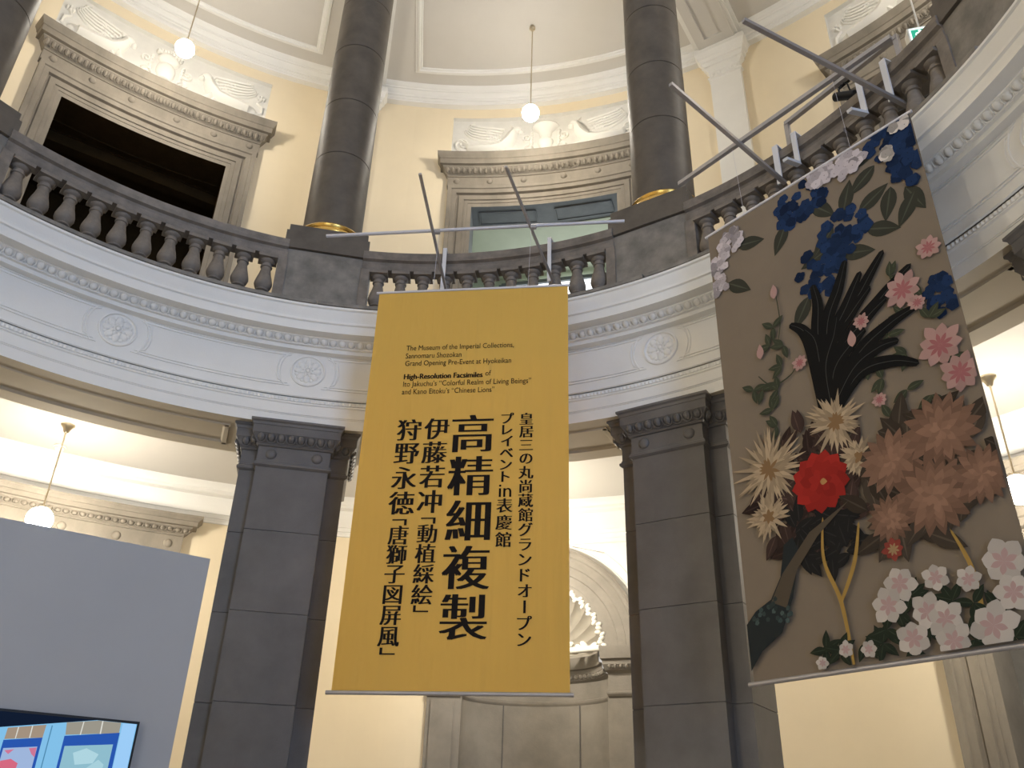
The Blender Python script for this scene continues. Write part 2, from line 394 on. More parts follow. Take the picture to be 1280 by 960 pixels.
# ------------------------------------------------------------------ gallery columns
def make_column():
    t = ring_thing('gallery_column', '', 'column', 0, 5.4, ZG-.05)
    def sq(h, f, b_): return [(-h, f), (h, f), (h, b_), (-h, b_)]
    b = MB(); rows = capital_loft(b, [(.035, .0), (.035, .17), (.03, .19), (0.0, .195), (0, .865)], sq(.455, -.50, .50)); b.poly(rows[0]); b.poly(rows[-1]); b.build('pedestal', M_PED, t)
    b = MB(); rows = capital_loft(b, [(.0, .872), (.03, .875), (.03, 1.12), (.02, 1.125), (.005, 1.13), (.005, 1.22), (.0, 1.225)], sq(.455, -.50, .50)); b.poly(rows[0]); b.poly(rows[-1]); b.build('pedestal_cap', M_GRANITE, t)
    b = MB(); b.lathe([(.40, 1.22), (.44, 1.235), (.455, 1.275), (.44, 1.315), (.405, 1.33), (.395, 1.345), (.41, 1.36), (.425, 1.385), (.41, 1.41), (.37, 1.42), (.365, 1.44)], 48); b.build('gilded_base_ring', M_GOLD, t)
    pr = [(.365, 1.42)]
    for k, zj in enumerate((2.6, 3.55, 4.6, 5.6, 6.6)):
        r = .365-.002*k-.004
        pr += [(r+.002, zj-.010), (r-.012, zj-.002), (r-.012, zj+.002), (r, zj+.010)]
    pr += [(.335, 7.3)]
    b = MB(); b.lathe(pr, 48); b.build('shaft', M_GRANITE, t, smooth=25)
    b = MB(); b.lathe([(.34, 7.28), (.36, 7.3), (.36, 7.36), (.34, 7.4), (.36, 7.55), (.42, 7.75), (.45, 7.8), (.45, 7.85)], 40); b.box(-.48, .48, -.48, .48, 7.85, 7.99); b.build('capital', M_PLASTER, t)
    return t
colm = make_column(); colm.location = pol(A0, 5.4, ZG-.05); colm.rotation_euler = (0, 0, -rad(A0)); colm['label'] = 'tall dark granite column on grey pedestal left of the middle doorway'
dup(colm, A0+45, 5.4, ZG-.05, 'tall dark granite column on grey pedestal between the two banners, its gold base under a tube end')
dup(colm, A0-45, 5.4, ZG-.05, 'dark granite column cut off at the upper left picture corner')
dup(colm, A0+90, 5.4, ZG-.05, 'dark column and pedestal at the upper right picture corner')

# ------------------------------------------------------------------ balustrades
RB = 4.97
def make_balustrade():
    t = ring_thing('balustrade', '', 'balustrade', 0, RB, ZG-.04)
    xf = lambda p: Vector((p.x, p.y-RB, p.z-(ZG-.04)))
    HA = 17.45
    b = MB(); b.rev([(4.91, 7.535), (4.905, 7.545), (4.90, 7.60), (4.915, 7.608), (4.905, 7.64), (4.865, 7.655), (4.855, 7.70), (4.875, 7.715), (4.868, 7.765), (4.90, 7.785), (5.06, 7.785), (5.10, 7.70), (5.06, 7.53)], -HA, HA, 40, close=True)
    b.build('handrail', M_BAL, t, xf, smooth=25)
    b = MB(); b.rev([(4.685, 6.80), (4.685, 6.812), (4.662, 6.817), (4.662, 6.856), (4.672, 6.862), (4.82, 6.90), (4.865, 6.97), (5.09, 6.97), (5.10, 6.80)], -22.35, 22.35, 48, close=True); b.build('base_course', M_PED, t, xf, smooth=25)
    for sg in (-1, 1):
        b = MB()
        b.rev([(4.90, 6.85), (4.90, 7.53), (5.06, 7.53), (5.06, 6.85)], min(sg*16.35, sg*17.6), max(sg*16.35, sg*17.6), 3, close=True)
        b.build('end_block', M_BAL, t, xf, smooth=25)
    bb = MB(); pr = [(.062, .0), (.066, .01), (.066, .04), (.055, .048), (.055, .075), (.074, .085), (.076, .10), (.064, .112), (.066, .125), (.088, .15), (.100, .195), (.098, .235), (.085, .30), (.068, .37), (.057, .44), (.053, .478),
                     (.066, .485), (.068, .502), (.056, .51), (.054, .545), (.072, .558), (.084, .575), (.086, .595), (.078, .605)]
    bb.lathe([(r, z*.815) for r, z in pr], 20, (0, 0, .16)); bb.box(-.104, .104, -.112, .09, .652, .692); bb.box(-.085, .085, -.05, .07, .69, .73)
    proto = None
    for k in range(-5, 6):
        if proto is None: o = bb.build('baluster', M_BAL, t, smooth=40); proto = o
        else:
            o = proto.copy(); COL.objects.link(o); o.parent = t
        a = rad(3.02*k); o.location = (RB*math.sin(a), RB*math.cos(a)-RB, 0); o.rotation_euler = (0, 0, -a)
    return t
bal = make_balustrade(); bal.location = pol(BAYS[0], RB, ZG-.04); bal.rotation_euler = (0, 0, -rad(BAYS[0])); bal['label'] = 'dark stone balustrade with vase balusters below the dark left doorway'
dup(bal, BAYS[1], RB, ZG-.04, 'dark stone balustrade behind the top of the yellow banner')
dup(bal, BAYS[2], RB, ZG-.04, 'dark stone balustrade above the floral banner')

# ------------------------------------------------------------------ doorways (surround built flat, bent round the wall)
def door_surround(idx, azc, Rr, z0, oh, fo, ztop, cz, cornice_h, room):
    """oh opening half width, fo frame outer half width, ztop opening head, cz top of frame"""
    root = struct(bpy.data.objects.new('door_%d' % idx, None)); COL.objects.link(root); root.location = pol(azc, Rr, z0); root.rotation_euler = (0, 0, -rad(azc))
    xf = polar(Rr, Rr, z0); W = fo-oh
    path = [(oh, z0), (oh, ztop), (-oh, ztop), (-oh, z0)]
    prof = [(0, .06), (-.16*W, .065), (-.17*W, .075), (-.30*W, .075), (-.32*W, .095), (-.52*W, .085), (-.56*W, .06), (-.60*W, .06), (-.64*W, .11), (-.82*W, .11), (-.85*W, .13), (-1.0*W, .13), (-1.0*W, -.02)]
    b = MB().sweep(path, prof, sub=.2); b.build('architrave', M_DOOR, root, xf, smooth=25)
    zf = ztop+W; fh = fo+.02
    # frieze + cornice: profile (d,z) run along s with returned ends
    def run(prof_dz, name, m):
        b = MB(); rows = []
        for k in range(25):
            rows.append([(-1+2*k/24, d, z) for d, z in prof_dz])
        R_ = []
        for r in rows: R_.append([(x*(fh+max(0, d-.12)), -d, z) for x, d, z in r])
        b.grid(R_)
        for k in (0, -1): b.poly(R_[k]+[(R_[k][0][0]*.98, .05, R_[k][0][2])] if False else R_[k])
        # returns
        for sg in (0, -1):
            r = R_[sg]; b.grid([r, [(p[0], .05, p[2]) for p in r]])
        return b
    f0 = zf; f1 = zf+(.21 if cornice_h > .35 else .25)
    b = run([(0, f0-.01), (.11, f0), (.115, f0+.02), (.10, f0+.025), (.10, f1), (.12, f1+.005), (.12, f1+.02), (0, f1+.02)], 'frieze', M_DOOR); frz = b.build('frieze', M_DOOR, root, xf, smooth=25)
    bs = MB
    for x in (-1.67, -1.035, -.385, .385, 1.035, 1.67):
        x *= fh/1.85
        MB().ell((x, -.10, (f0+f1)/2+.01), (.062, .035, .062), 14, 8).build('boss', M_DOOR, frz, xf)
    h = cornice_h; c0 = f1+.02
    b = run([(.12, c0), (.13, c0+.03*h), (.14, c0+.06*h), (.20, c0+.34*h), (.21, c0+.36*h), (.215, c0+.41*h), (.27, c0+.43*h), (.275, c0+.68*h), (.29, c0+.70*h), (.30, c0+.78*h), (.33, c0+.90*h), (.335, c0+h), (0, c0+h)], 'cornice', M_DOOR)
    n = int(2*(fh+.06)/.104)
    for k in range(n):
        x = -(fh+.06)+2*(fh+.06)*(k+.5)/n
        b.egg(x, -.178, c0+.20*h, .104, .30*h, .045, .45)
    b.build('cornice', M_DOOR, root, xf, smooth=30)
    # reveal and the room beyond
    if room:
        dp = .55
        b = MB(); b.sweep(path, [(0, .06), (0, -dp)], sub=.3); b.build('reveal', room['reveal'], root, xf)
        if room.get('panels'):
            for x in (-.70, .70):
                b = MB(); b.grid([[(x-.5+.1*k*1.0, y, ztop-.012) for k in range(11)] for y in (.12, .42)]); b.build('reveal_panel', M_SLATE, root, xf)
            b = MB(); 
            for x in (-.70, .70):
                for (p, q) in (((x-.52, .10), (x+.52, .10)), ((x-.52, .44), (x+.52, .44)), ((x-.52, .10), (x-.52, .44)), ((x+.52, .10), (x+.52, .44))):
                    b.obox((p[0], p[1], ztop-.01), (q[0], q[1], ztop-.01), .02, .03)
            b.build('panel_moulding', M_SLATE, root, xf)
        rz = ztop+room['dz']; rw = oh+.55; rd = room['depth']
        b = MB(); xs = [-rw+2*rw*k/8 for k in range(9)]
        b.grid([[(x, y, rz) for x in xs] for y in (dp, rd)]); b.build('room_ceiling', room['ceil'], root, xf)
        b = MB(); b.grid([[(s*rw, y, z) for y in (dp, rd)] for z in (z0, rz)] if False else [[(-rw, dp, z), (-rw, rd, z)] for z in (z0, rz)])
        b.grid([[(rw, dp, z), (rw, rd, z)] for z in (z0, rz)]); b.grid([[(x, rd, z) for x in xs] for z in (z0, rz)])
        b.grid([[(-rw, dp, z), (-oh, dp, z)] for z in (z0, rz)]); b.grid([[(rw, dp, z), (oh, dp, z)] for z in (z0, rz)]); b.grid([[(-oh+2*oh*k/8, dp, z) for k in range(9)] for z in (ztop-.02, rz)])
        b.build('room_wall', room['wall'], root, xf, smooth=10)
        b = MB(); q = .35; inr = [(-rw+q, dp+q), (rw-q, dp+q), (rw-q, rd-q), (-rw+q, rd-q)]
        for i in range(4):
            p = inr[i]; r = inr[(i+1) % 4]; b.obox((p[0], p[1], rz-.01), (r[0], r[1], rz-.01), .03, .03)
        b.build('room_ceiling_moulding', room['ceil'], root, xf)
        if room.get('beam'):
            b = MB(); b.obox((-rw, 1.1, rz-.12), (rw, 1.1, rz-.12), .22, .22); b.build('beam', M_DARKWOOD, root, xf)
        if room.get('window'):
            b = MB(); z_ = rz-.18; b.box(-1.0, rw-.1, rd-.03, rd-.02, z0+1.0, z_); b.build('window_pane', M_DAY, root, xf)
            b = MB(); fw_ = [(-1.0, z0+1.0), (rw-.1, z0+1.0), (rw-.1, z_), (-1.0, z_)]
            for i in range(4):
                p = fw_[i]; r = fw_[(i+1) % 4]; b.obox((p[0], rd-.05, p[1]), (r[0], rd-.05, r[1]), .08, .08, Vector((0, 1, 0)))
            b.obox((.95, rd-.05, z0+1.0), (.95, rd-.05, z_), .08, .08, Vector((0, 1, 0))); b.build('window_frame', M_SLATE, root, xf)
    return root
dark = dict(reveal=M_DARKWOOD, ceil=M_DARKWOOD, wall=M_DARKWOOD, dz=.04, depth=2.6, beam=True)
lit = dict(reveal=M_SLATE, ceil=M_GREEN, wall=M_GREEN, dz=.22, depth=2.6, panels=True, window=True)
mid = dict(reveal=M_NICHE, ceil=M_NICHE, wall=M_NICHE, dz=.1, depth=1.8)
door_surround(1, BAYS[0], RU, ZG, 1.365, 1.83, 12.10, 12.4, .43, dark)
door_surround(2, BAYS[1], RU, ZG, 1.365, 1.83, 12.10, 12.4, .43, lit)
door_surround(3, BAYS[2], RU, ZG, 1.365, 1.83, 12.10, 12.4, .43, mid)
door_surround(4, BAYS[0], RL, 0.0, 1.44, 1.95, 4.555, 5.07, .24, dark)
door_surround(5, BAYS[2], RL, 0.0, 1.44, 1.95, 4.555, 5.07, .24, mid)

# ------------------------------------------------------------------ relief panels over the upper doors
def spiral(c, r0, r1, a0, turns, y, n=26):
    return [(c[0]+(r0+(r1-r0)*k/n)*math.cos(a0+turns*2*PI*k/n), y, c[1]+(r0+(r1-r0)*k/n)*math.sin(a0+turns*2*PI*k/n)) for k in range(n+1)]
def deep(b): b.v = [(x, .088+(y-.085)*2.1, z) for x, y, z in b.v]
def make_relief(label, az, kind):
    z0 = 13.30; t = ring_thing('relief_panel', label, 'relief', az, RU, z0); xf = polar(RU, RU, z0)
    b = MB(); xs = [-1.83+3.66*k/24 for k in range(25)]
    b.grid([[(x, .09, z) for x in xs] for z in (13.25, 14.42)])
    b.grid([[(x, .09, 14.42) for x in xs], [(x, 0, 14.42) for x in xs]]); b.grid([[(x, .09, 13.25) for x in xs], [(x, 0, 13.25) for x in xs]])
    for x in (-1.83, 1.83): b.grid([[(x, .09, 13.25), (x, 0, 13.25)], [(x, .09, 14.42), (x, 0, 14.42)]])
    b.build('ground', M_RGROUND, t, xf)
    Y = .085
    for sg in (-1, 1):
        P = lambda x, z: (sg*x, Y, z0+z*.92+.10)
        b = MB()
        if kind == 'griffin':
            # body and raised chest
            b.tube([P(1.52, .30), P(1.3, .22), P(1.05, .22), P(.85, .28), P(.72, .42), P(.66, .58), P(.62, .72)], [.05, .10, .10, .10, .11, .10, .07], 10)
            b.ell(P(.58, .80), (.11, .05, .075), 10, 7, Matrix.Rotation(sg*.35, 3, 'Y')); b.ell(P(.49, .74), (.06, .04, .04), 8, 6); b.tube([P(.64, .86), P(.70, .98)], [.03, .005], 6)
            b.tube([P(.85, .26), P(.62, .20), P(.38, .16)], [.06, .04, .03], 8); b.tube([P(.95, .22), P(.75, .12), P(.5, .08)], [.06, .04, .03], 8)
            b.tube([P(1.45, .28)]+[P(x, z) for x, z in ((1.58, .42), (1.66, .5))], [.06, .04, .03], 8)
            b.tube([(sg*x, Y, z0+.06+z) for x, _, z in spiral((1.62, .42), .16, .03, -1.2, 1.3, 0)], .024, 6)
        else:
            b.ell(P(1.45, .26), (.22, .05, .16), 14, 8); b.tube([P(1.5, .24), P(1.2, .26), P(.95, .30), P(.80, .44), P(.74, .60)], [.10, .11, .11, .11, .09], 10)
            b.ell(P(.70, .72), (.11, .055, .10), 12, 8); b.ell(P(.61, .66), (.06, .045, .05), 8, 6)
            for k in range(9): b.ell(P(.78+.07*math.cos(k), .70+.11*math.sin(k*1.7)), (.045, .035, .045), 6, 5)
            b.tube([P(.84, .34), P(.74, .20), P(.62, .06), P(.52, .03)], [.07, .045, .035, .03], 8); b.tube([P(.95, .28), P(.84, .10), P(.72, .02)], [.06, .04, .03], 8)
            b.tube([P(1.4, .14), P(1.22, .04), P(1.05, .03)], [.06, .045, .03], 8)
            b.tube([P(1.62, .22), P(1.75, .30), P(1.74, .46), P(1.64, .55), P(1.70, .66), P(1.62, .72)], [.02, .024, .024, .02, .03, .02], 6)
            for k in range(3): b.ell(P(1.64+.05*k, .70+.04*(k % 2)), (.03, .03, .05), 6, 5)
        deep(b); b.build('winged_beast', M_RELIEF, t, xf, smooth=50)
        b = MB()
        for k in range(6):                                             # long curled feathers
            q = .075*k; b.tube([P(.92-.02*k, .40+.085*k), P(1.08, .50+.075*k), P(1.26, .52+.078*k), P(1.44, .60+.072*k), P(1.57-.015*k, .72+.052*k), P(1.60-.035*k, .82+.04*k), P(1.54-.03*k, .86+.035*k)], [.026, .027, .025, .022, .018, .014, .004], 6)
        for k in range(18):
            b.ell(P(.86+.055*(k % 6)+.02*(k//6), .40+.12*(k//6)+.03*(k % 6)), (.042, .03, .026), 6, 5, Matrix.Rotation(-sg*.5, 3, 'Y'))
        deep(b); b.build('wing', M_RELIEF, t, xf, smooth=50)
        for c0_, r0_, a_ in (((.30, .30), .11, .4), ((.36, .60), .10, 3.4)):
            b = MB(); b.tube([(sg*x, Y, z0+z) for x, _, z in spiral(c0_, r0_, .02, a_, 1.4, 0)], .022, 6); deep(b); b.build('scroll', M_RELIEF, t, xf, smooth=50)
        for group_ in ([(.27, .32+.07*k, (.03, .03, .045), .7) for k in range(6)], [(.12+.05*k, .05+.03*(k % 2), (.045, .03, .03), .6*(-1)**k) for k in range(12)], [(1.1+.06*k, .05+.03*(k % 2), (.045, .028, .028), .6*(-1)**k) for k in range(9)]):
            b = MB()
            for x_, z_, r_, q_ in group_: b.ell(P(x_, z_), r_, 6, 5, Matrix.Rotation(q_, 3, 'Y'))
            deep(b); b.build('leaf_ornament', M_RELIEF, t, xf, smooth=50)
    b = MB()
    prof = [(.0, .10), (.10, .12), (.10, .18), (.05, .22), (.12, .30), (.155, .38), (.15, .44), (.10, .50), (.12, .58), (.13, .66), (.24, .76), (.27, .80), (.25, .84), (.10, .90), (.0, .93)] if kind == 'griffin' else \
           [(0, .22), (.10, .24), (.16, .34), (.17, .46), (.15, .55), (.11, .60), (.17, .64), (.20, .72), (.17, .78), (.10, .86), (0, .92)]
    rows = [[(r*math.cos(PI+PI*k/14), Y+.35*r*math.sin(PI+PI*k/14), z0+.08+z*.95) for k in range(15)] for r, z in prof]; b.grid(rows)
    for k in range(9): b.ell((-.2+.05*k, Y-.02, z0+.86+.06*math.sin(PI*k/8)), (.04, .035, .04), 6, 5)
    deep(b); b.build('urn', M_RELIEF, t, xf, smooth=45)
make_relief('white plaster relief of winged lions over the dark left doorway', BAYS[0], 'lion')
make_relief('white plaster relief of winged griffins with an urn over the middle doorway', BAYS[1], 'griffin')
make_relief('white plaster relief partly hidden behind the crossing tubes at upper right', BAYS[2], 'lion')

# ------------------------------------------------------------------ white wall pilasters of the gallery and ceiling beams
def make_pilaster(label, az):
    t = ring_thing('wall_pilaster', label, 'pilaster', az, RU, ZG); xf = polar(RU, RU, ZG)
    MB().box(-.29, .29, -.10, .03, ZG, 14.12).build('shaft', M_PLASTER, t, xf)
    b = MB()
    lv = [(.29, .10, 14.10), (.32, .13, 14.12), (.32, .13, 14.15), (.295, .105, 14.16), (.295, .105, 14.30), (.34, .15, 14.34), (.36, .17, 14.36), (.36, .17, 14.41), (.40, .21, 14.45), (.40, .21, 14.50), (.44, .25, 14.54), (.45, .26, 14.60), (.49, .30, 14.66), (.49, .30, 14.72), (.47, .28, 14.80)]
    b.grid([[(-w_, .03, z), (-w_, -d, z), (w_, -d, z), (w_, .03, z)] for w_, d, z in lv])
    for k in range(5): b.ell((-.22+.11*k, -.105, 14.23), (.04, .022, .05), 8, 6)
    for z, w_, d in ((14.385, .36, .17), (14.475, .40, .21)):
        for k in range(11): b.ell((-w_+2*w_*(k+.5)/11, -d, z), (.026, .014, .022), 6, 5)
    b.build('capital', M_PLASTER, t, xf, smooth=30)
    return t
def make_beam(az):
    o = MB(); w_ = .34; z = 14.76
    a = az
    def f(p): return pol(a, 0)+Vector((p.x*math.cos(rad(a))+p.y*math.sin(rad(a)), -p.x*math.sin(rad(a))+p.y*math.cos(rad(a)), p.z))
    o.box(-w_, w_, 5.3, 9.02, z+.04, ZUC+.02)
    for x0, x1, y0, y1 in ((-w_, w_, 8.72, 9.02), (-w_, w_, 5.3, 5.6), (-w_, -.17, 5.6, 8.72), (.17, w_, 5.6, 8.72)): o.box(x0, x1, y0, y1, z, z+.045)
    b = struct(o.build('trim_6', M_CEIL, xf=f))
    o = MB()
    for sg in (-1, 1):
        o.box(min(sg*w_, sg*(w_+.05)), max(sg*w_, sg*(w_+.05)), 5.3, 9.0, z+.06, ZUC); o.box(min(sg*w_, sg*(w_+.11)), max(sg*w_, sg*(w_+.11)), 5.3, 9.0, ZUC-.09, ZUC)
    struct(o.build('trim_7', M_PLASTER, xf=f))
for k, lab in ((-1, 'white wall pilaster behind the column at the upper left corner'), (0, 'white wall pilaster mostly hidden behind the left granite column'), (1, 'white wall pilaster with ornate capital right of the middle column'), (2, 'white wall pilaster beyond the upper right corner')):
    make_pilaster(lab, A0+45*k-.4); make_beam(A0+45*k-.6)

# ------------------------------------------------------------------ rosettes on the frieze
def make_rosette():
    t = ring_thing('rosette', '', 'rosette', 0, 5.0, 6.137)
    b = MB(); rows = []
    for k in range(40):
        a = 2*PI*k/40; rows.append([(r*math.cos(a), -d, r*math.sin(a)) for r, d in ((.192, 0), (.188, .018), (.172, .022), (.166, .008), (.156, .004), (.0, .004))])
    b.grid(rows, closev=True); b.build('frame_ring', M_PLASTER, t)
    b = MB()
    for k in range(8):
        a = 2*PI*k/8; b.ell((.098*math.cos(a), -.008, .098*math.sin(a)), (.052, .016, .038), 10, 6, Matrix.Rotation(-a, 3, 'Y'))
        a += PI/8; b.ell((.125*math.cos(a), -.006, .125*math.sin(a)), (.022, .012, .022), 8, 5, Matrix.Rotation(-a, 3, 'Y'))
        b.ell((.06*math.cos(a), -.016, .06*math.sin(a)), (.026, .012, .018), 8, 5, Matrix.Rotation(-a, 3, 'Y'))
    b.build('petals', M_PLASTER, t)
    b = MB(); b.ell((0, -.02, 0), (.026, .018, .026), 12, 8); b.tube([(.036*math.cos(2*PI*k/16), -.02, .036*math.sin(2*PI*k/16)) for k in range(16)], .008, 6, closed=True); b.build('center', M_PLASTER, t)
    return t
ros = make_rosette(); first = True
for k, lab in ((-1, 'round white flower rosette on the blue-lit frieze, leftmost of all'), (0, 'round white flower rosette above the pier left of the yellow banner'), (2, 'round white flower rosette above the pier between the banners'),
               (4, 'round white flower rosette on the shaded frieze at the right picture edge')):
    if first: ros.location = pol(A0+22.5*k, 5.0, 6.137); ros.rotation_euler = (0, 0, -rad(A0+22.5*k)); ros['label'] = lab; first = False
    else: dup(ros, A0+22.5*k, 5.0, 6.137, lab)

# ------------------------------------------------------------------ shell niche in the middle bay below
def make_niche():
    t = ring_thing('shell_niche', 'stone wall niche with white shell half-dome, behind the yellow banner', 'niche', NC, RL, 0); xf = polar(RL, RL, 0)
    zc = 4.02; ro, ri = 1.49, 1.035; hw = 1.72
    # white spandrel wall
    b = MB(); A = []; B = []
    for k in range(49):
        th = PI*k/48; c, s = math.cos(th), math.sin(th); A.append((ro*c, 0, zc+ro*s))
        m = min(hw/abs(c) if abs(c) > 1e-6 else 9, 1.60/s if s > 1e-6 else 9); B.append((m*c, 0, zc+m*s))
    b.grid([A, B])
    b.build('spandrel', M_PLASTER, t, xf, smooth=10)
    for sg in (-1, 1): MB().poly([(sg*(ro-.03), 0, 0), (sg*hw, 0, 0), (sg*hw, 0, zc), (sg*(ro-.03), 0, zc)]).build('side_wall', M_CREAM, t, xf)
    b = MB()
    b.tube([(1.56*math.cos(PI*k/40), -.004, zc+1.56*math.sin(PI*k/40)) for k in range(4, 37)], .012, 6)
    for sg in (-1, 1):
        th0, th1 = 1.40, .42; r = 1.66
        arc = [(sg*r*math.cos(th0+(th1-th0)*k/12), -.004, zc+min(r*math.sin(th0+(th1-th0)*k/12), 1.55)) for k in range(13)]
        top = zc+1.50
        loop = [(sg*.45, -.004, top)]+[q for q in [(sg*x, -.004, z) for x, z in ((1.0, zc+1.36), (1.22, zc+1.16), (1.42, zc+.90), (1.58, zc+.58))]]+[(sg*1.64, -.004, zc+.55), (sg*1.64, -.004, top)]
        b.tube(loop, .011, 6, closed=True)
    b.build('spandrel_moulding', M_PLASTER, t, xf)
    b = MB(); rows = []
    for k in range(41):
        th = PI*k/40; rows.append([(r*math.cos(th), -d, zc+r*math.sin(th)) for r, d in ((ro, 0), (ro, .09), (ro-.04, .095), (ro-.06, .075), (ro-.085, .07), (ro-.10, .045), (ro-.21, .04), (ro-.222, .018), (ro-.33, .014), (ro-.342, -.008), (ri, -.012), (ri, -.05), (ri-.09, -.06), (ri-.10, -.16))])
    b.grid(rows); b.build('archivolt', M_NICHE, t, xf, smooth=25)
    # recess below
    b = MB(); r = ri-.02
    b.grid([[(r*math.cos(PI*k/24), .72*r*math.sin(PI*k/24)+.02, z) for k in range(25)] for z in (0, .8, 1.6, 2.5, 2.51, 3.42)]); b.build('recess', M_NICHE, t, xf, smooth=30)
    b = MB()
    for k in (8, 16): 
        a = PI*k/24; b.box(r*math.cos(a)-.006, r*math.cos(a)+.006, .72*r*math.sin(a)-.0, .72*r*math.sin(a)+.03, 0, 3.4)
    b.build('recess_joint', M_PIER, t, xf)
    # impost entablature: straight over pilasters, curved inside recess
    prof = [(0, 3.40), (.02, 3.42), (.03, 3.44), (.03, 3.46), (0, 3.47), (0, 3.70), (.02, 3.71), (.06, 3.73), (.09, 3.79), (.10, 3.80), (.10, 3.86), (.14, 3.87), (.15, 4.0), (.15, 4.03), (-.02, 4.03)]
    for sg in (-1, 1):
        b = MB(); b.grid([[(sg*(ri-.02-d*.6), .25, z), (sg*(ri-.02-d*.6), -.06-d, z), (sg*(ro-.02+d*.15), -.06-d, z), (sg*(ro-.02+d*.15), .03, z)] for d, z in prof])
        for k in range(6): b.egg(sg*(ri+.02+.078*k), -.145, 3.775, .075, .07, .025, .4)
        b.build('impost', M_NICHE, t, xf, smooth=25)
        b = MB(); b.box(*sorted((sg*(ri-.035), sg*(ro-.01))), -.045, .10, 0, 3.42); b.box(*sorted((sg*(ri+.07), sg*(ro-.07))), -.065, -.04, .1, 3.36); b.build('pilaster', M_NICHE, t, xf)
    b = MB(); rows = []
    for k in range(25):
        a = PI*k/24; rows.append([((r-d)*math.cos(a), .72*(r-d)*math.sin(a)+.02, z) for d, z in prof])
    b.grid(rows)
    for k in range(2, 34):
        a = PI*k/36; q = r-.075; Mx = Matrix.Translation((q*math.cos(a), .72*q*math.sin(a)+.02, 3.77)) @ Matrix.Rotation(a-PI/2, 4, 'Z'); b.egg(0, 0, 0, .08, .075, .03, .5, True, Mx)
    b.build('recess_cornice', M_NICHE, t, xf, smooth=25)
    # shell
    b = MB(); NF = 15; rows = []; rs = .93
    for i in range(15):
        tt = i/14; row = []
        for k in range(NF*10+1):
            th = PI*k/(NF*10); ph = tt*PI/2
            fl = abs(math.cos(th*NF)) ; rr = rs*(math.sin(ph)**.8)*(1+.025*fl*tt)
            y = .03+.60*math.cos(ph)**1.0*(1)-.10*tt*(1-fl)*(1-.2*tt)*math.sin(ph)
            row.append((rr*math.cos(th), max(y, -.0)+.06, zc+.02+rr*math.sin(th)))
        rows.append(row)
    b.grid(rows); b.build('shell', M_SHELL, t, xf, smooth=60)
    b = MB()
    for k in range(60):
        th = PI*(k+.5)/60; q = .93+.03*math.sin(k*2.1); b.ell((q*math.cos(th), .06, zc+q*math.sin(th)), (.05, .035, .03), 7, 5, Matrix.Rotation(-th+.5*math.sin(k*1.3), 3, 'Y'))
    for k in range(24):
        b.ell((-.8+1.6*k/23, .25-.2*abs(-.8+1.6*k/23), zc+.06+.05*math.sin(k*2.2)), (.07, .05, .04), 7, 5, Matrix.Rotation(.8*math.sin(k), 3, 'Y'))
    b.tube([(-.9+1.8*k/20, .3*(1-abs(-1+2*k/20))-.0, zc+.03) for k in range(21)], .045, 7)
    b.build('shell_ruffle', M_RELIEF, t, xf, smooth=60)
make_niche()

# ------------------------------------------------------------------ pendant lamps, smoke detectors, exit sign
def make_pendant(label, az, R, zc_, zg, m, r=.148):
    t = ring_thing('pendant_lamp', label, 'lamp', az, R, zg)
    L = zc_-zg
    can = [(.0, L), (.085, L), (.085, L-.015), (.05, L-.05), (.032, L-.10), (.02, L-.11), (0, L-.11)] if L < 1.5 else [(0, L), (.035, L), (.035, L-.01)]+[(.055*math.cos(q), L-.055+.055*math.sin(q)) for q in [.8-2.37*i/8 for i in range(8)]]+[(.008, L-.11)]
    MB().lathe(can, 24).build('canopy', M_CHROME, t)
    MB().lathe([(.010, r*.95), (.010, L-.09)], 10).build('rod', M_CHROME, t)
    MB().lathe([(.045, r*.93), (.05, r*.97), (.045, r*1.12), (.016, r*1.2)], 16).build('collar', M_CHROME, t)
    MB().ell((0, 0, 0), (r, r, r), 32, 20).build('globe', m, t, smooth=80)
    return t
make_pendant('glowing globe pendant in front of the winged lion relief at upper left', BAYS[0]+.4, 7.57, ZUC, 12.80, M_GLOBE_UP)
make_pendant('glowing globe pendant on long rod above the middle doorway', BAYS[1]-.1, 7.57, ZUC, 12.79, M_GLOBE_UP)
make_pendant('glowing globe pendant of the upper gallery beyond the right picture edge', BAYS[2]+8, 7.57, ZUC, 12.80, M_GLOBE_UP)
make_pendant('glowing globe pendant half hidden by the grey partition wall', BAYS[0]+.3, 7.75, ZLC, 4.875, M_GLOBE_LOW)
make_pendant('glowing globe pendant behind the yellow banner', BAYS[1]-.9, 7.75, ZLC, 4.81, M_GLOBE_LOW)
make_pendant('glowing globe pendant right of the floral banner', BAYS[2]-1.7, 7.75, ZLC, 4.845, M_GLOBE_LOW)
for az_ in (A0-67.5, A0-112.5):
    make_pendant('glowing globe pendant out of view in the upper aisle behind the viewer', az_, 7.57, ZUC, 12.80, M_GLOBE_UP)['group'] = 'upper aisle pendants behind the viewer'
    make_pendant('glowing globe pendant out of view under the gallery behind the viewer', az_, 7.75, ZLC, 4.85, M_GLOBE_LOW)['group'] = 'lower aisle pendants behind the viewer'
def make_smoke(label, az, R):
    t = ring_thing('smoke_detector', label, 'smoke detector', az, R, ZLC)
    MB().lathe([(0, 0), (.075, 0), (.08, -.02), (.07, -.03), (.062, -.032), (.05, -.06), (.03, -.068), (0, -.068)], 24).build('housing', M_WHITE, t)
    MB().lathe([(.066, -.031), (.07, -.033), (.066, -.038)], 24).build('sensor_ring', M_CHROME, t)
make_smoke('small white smoke detector on the ceiling left, behind the lamp rod', -13.3, 8.52)
make_smoke('small white smoke detector on the ceiling at the right picture edge', 77.2, 8.3)
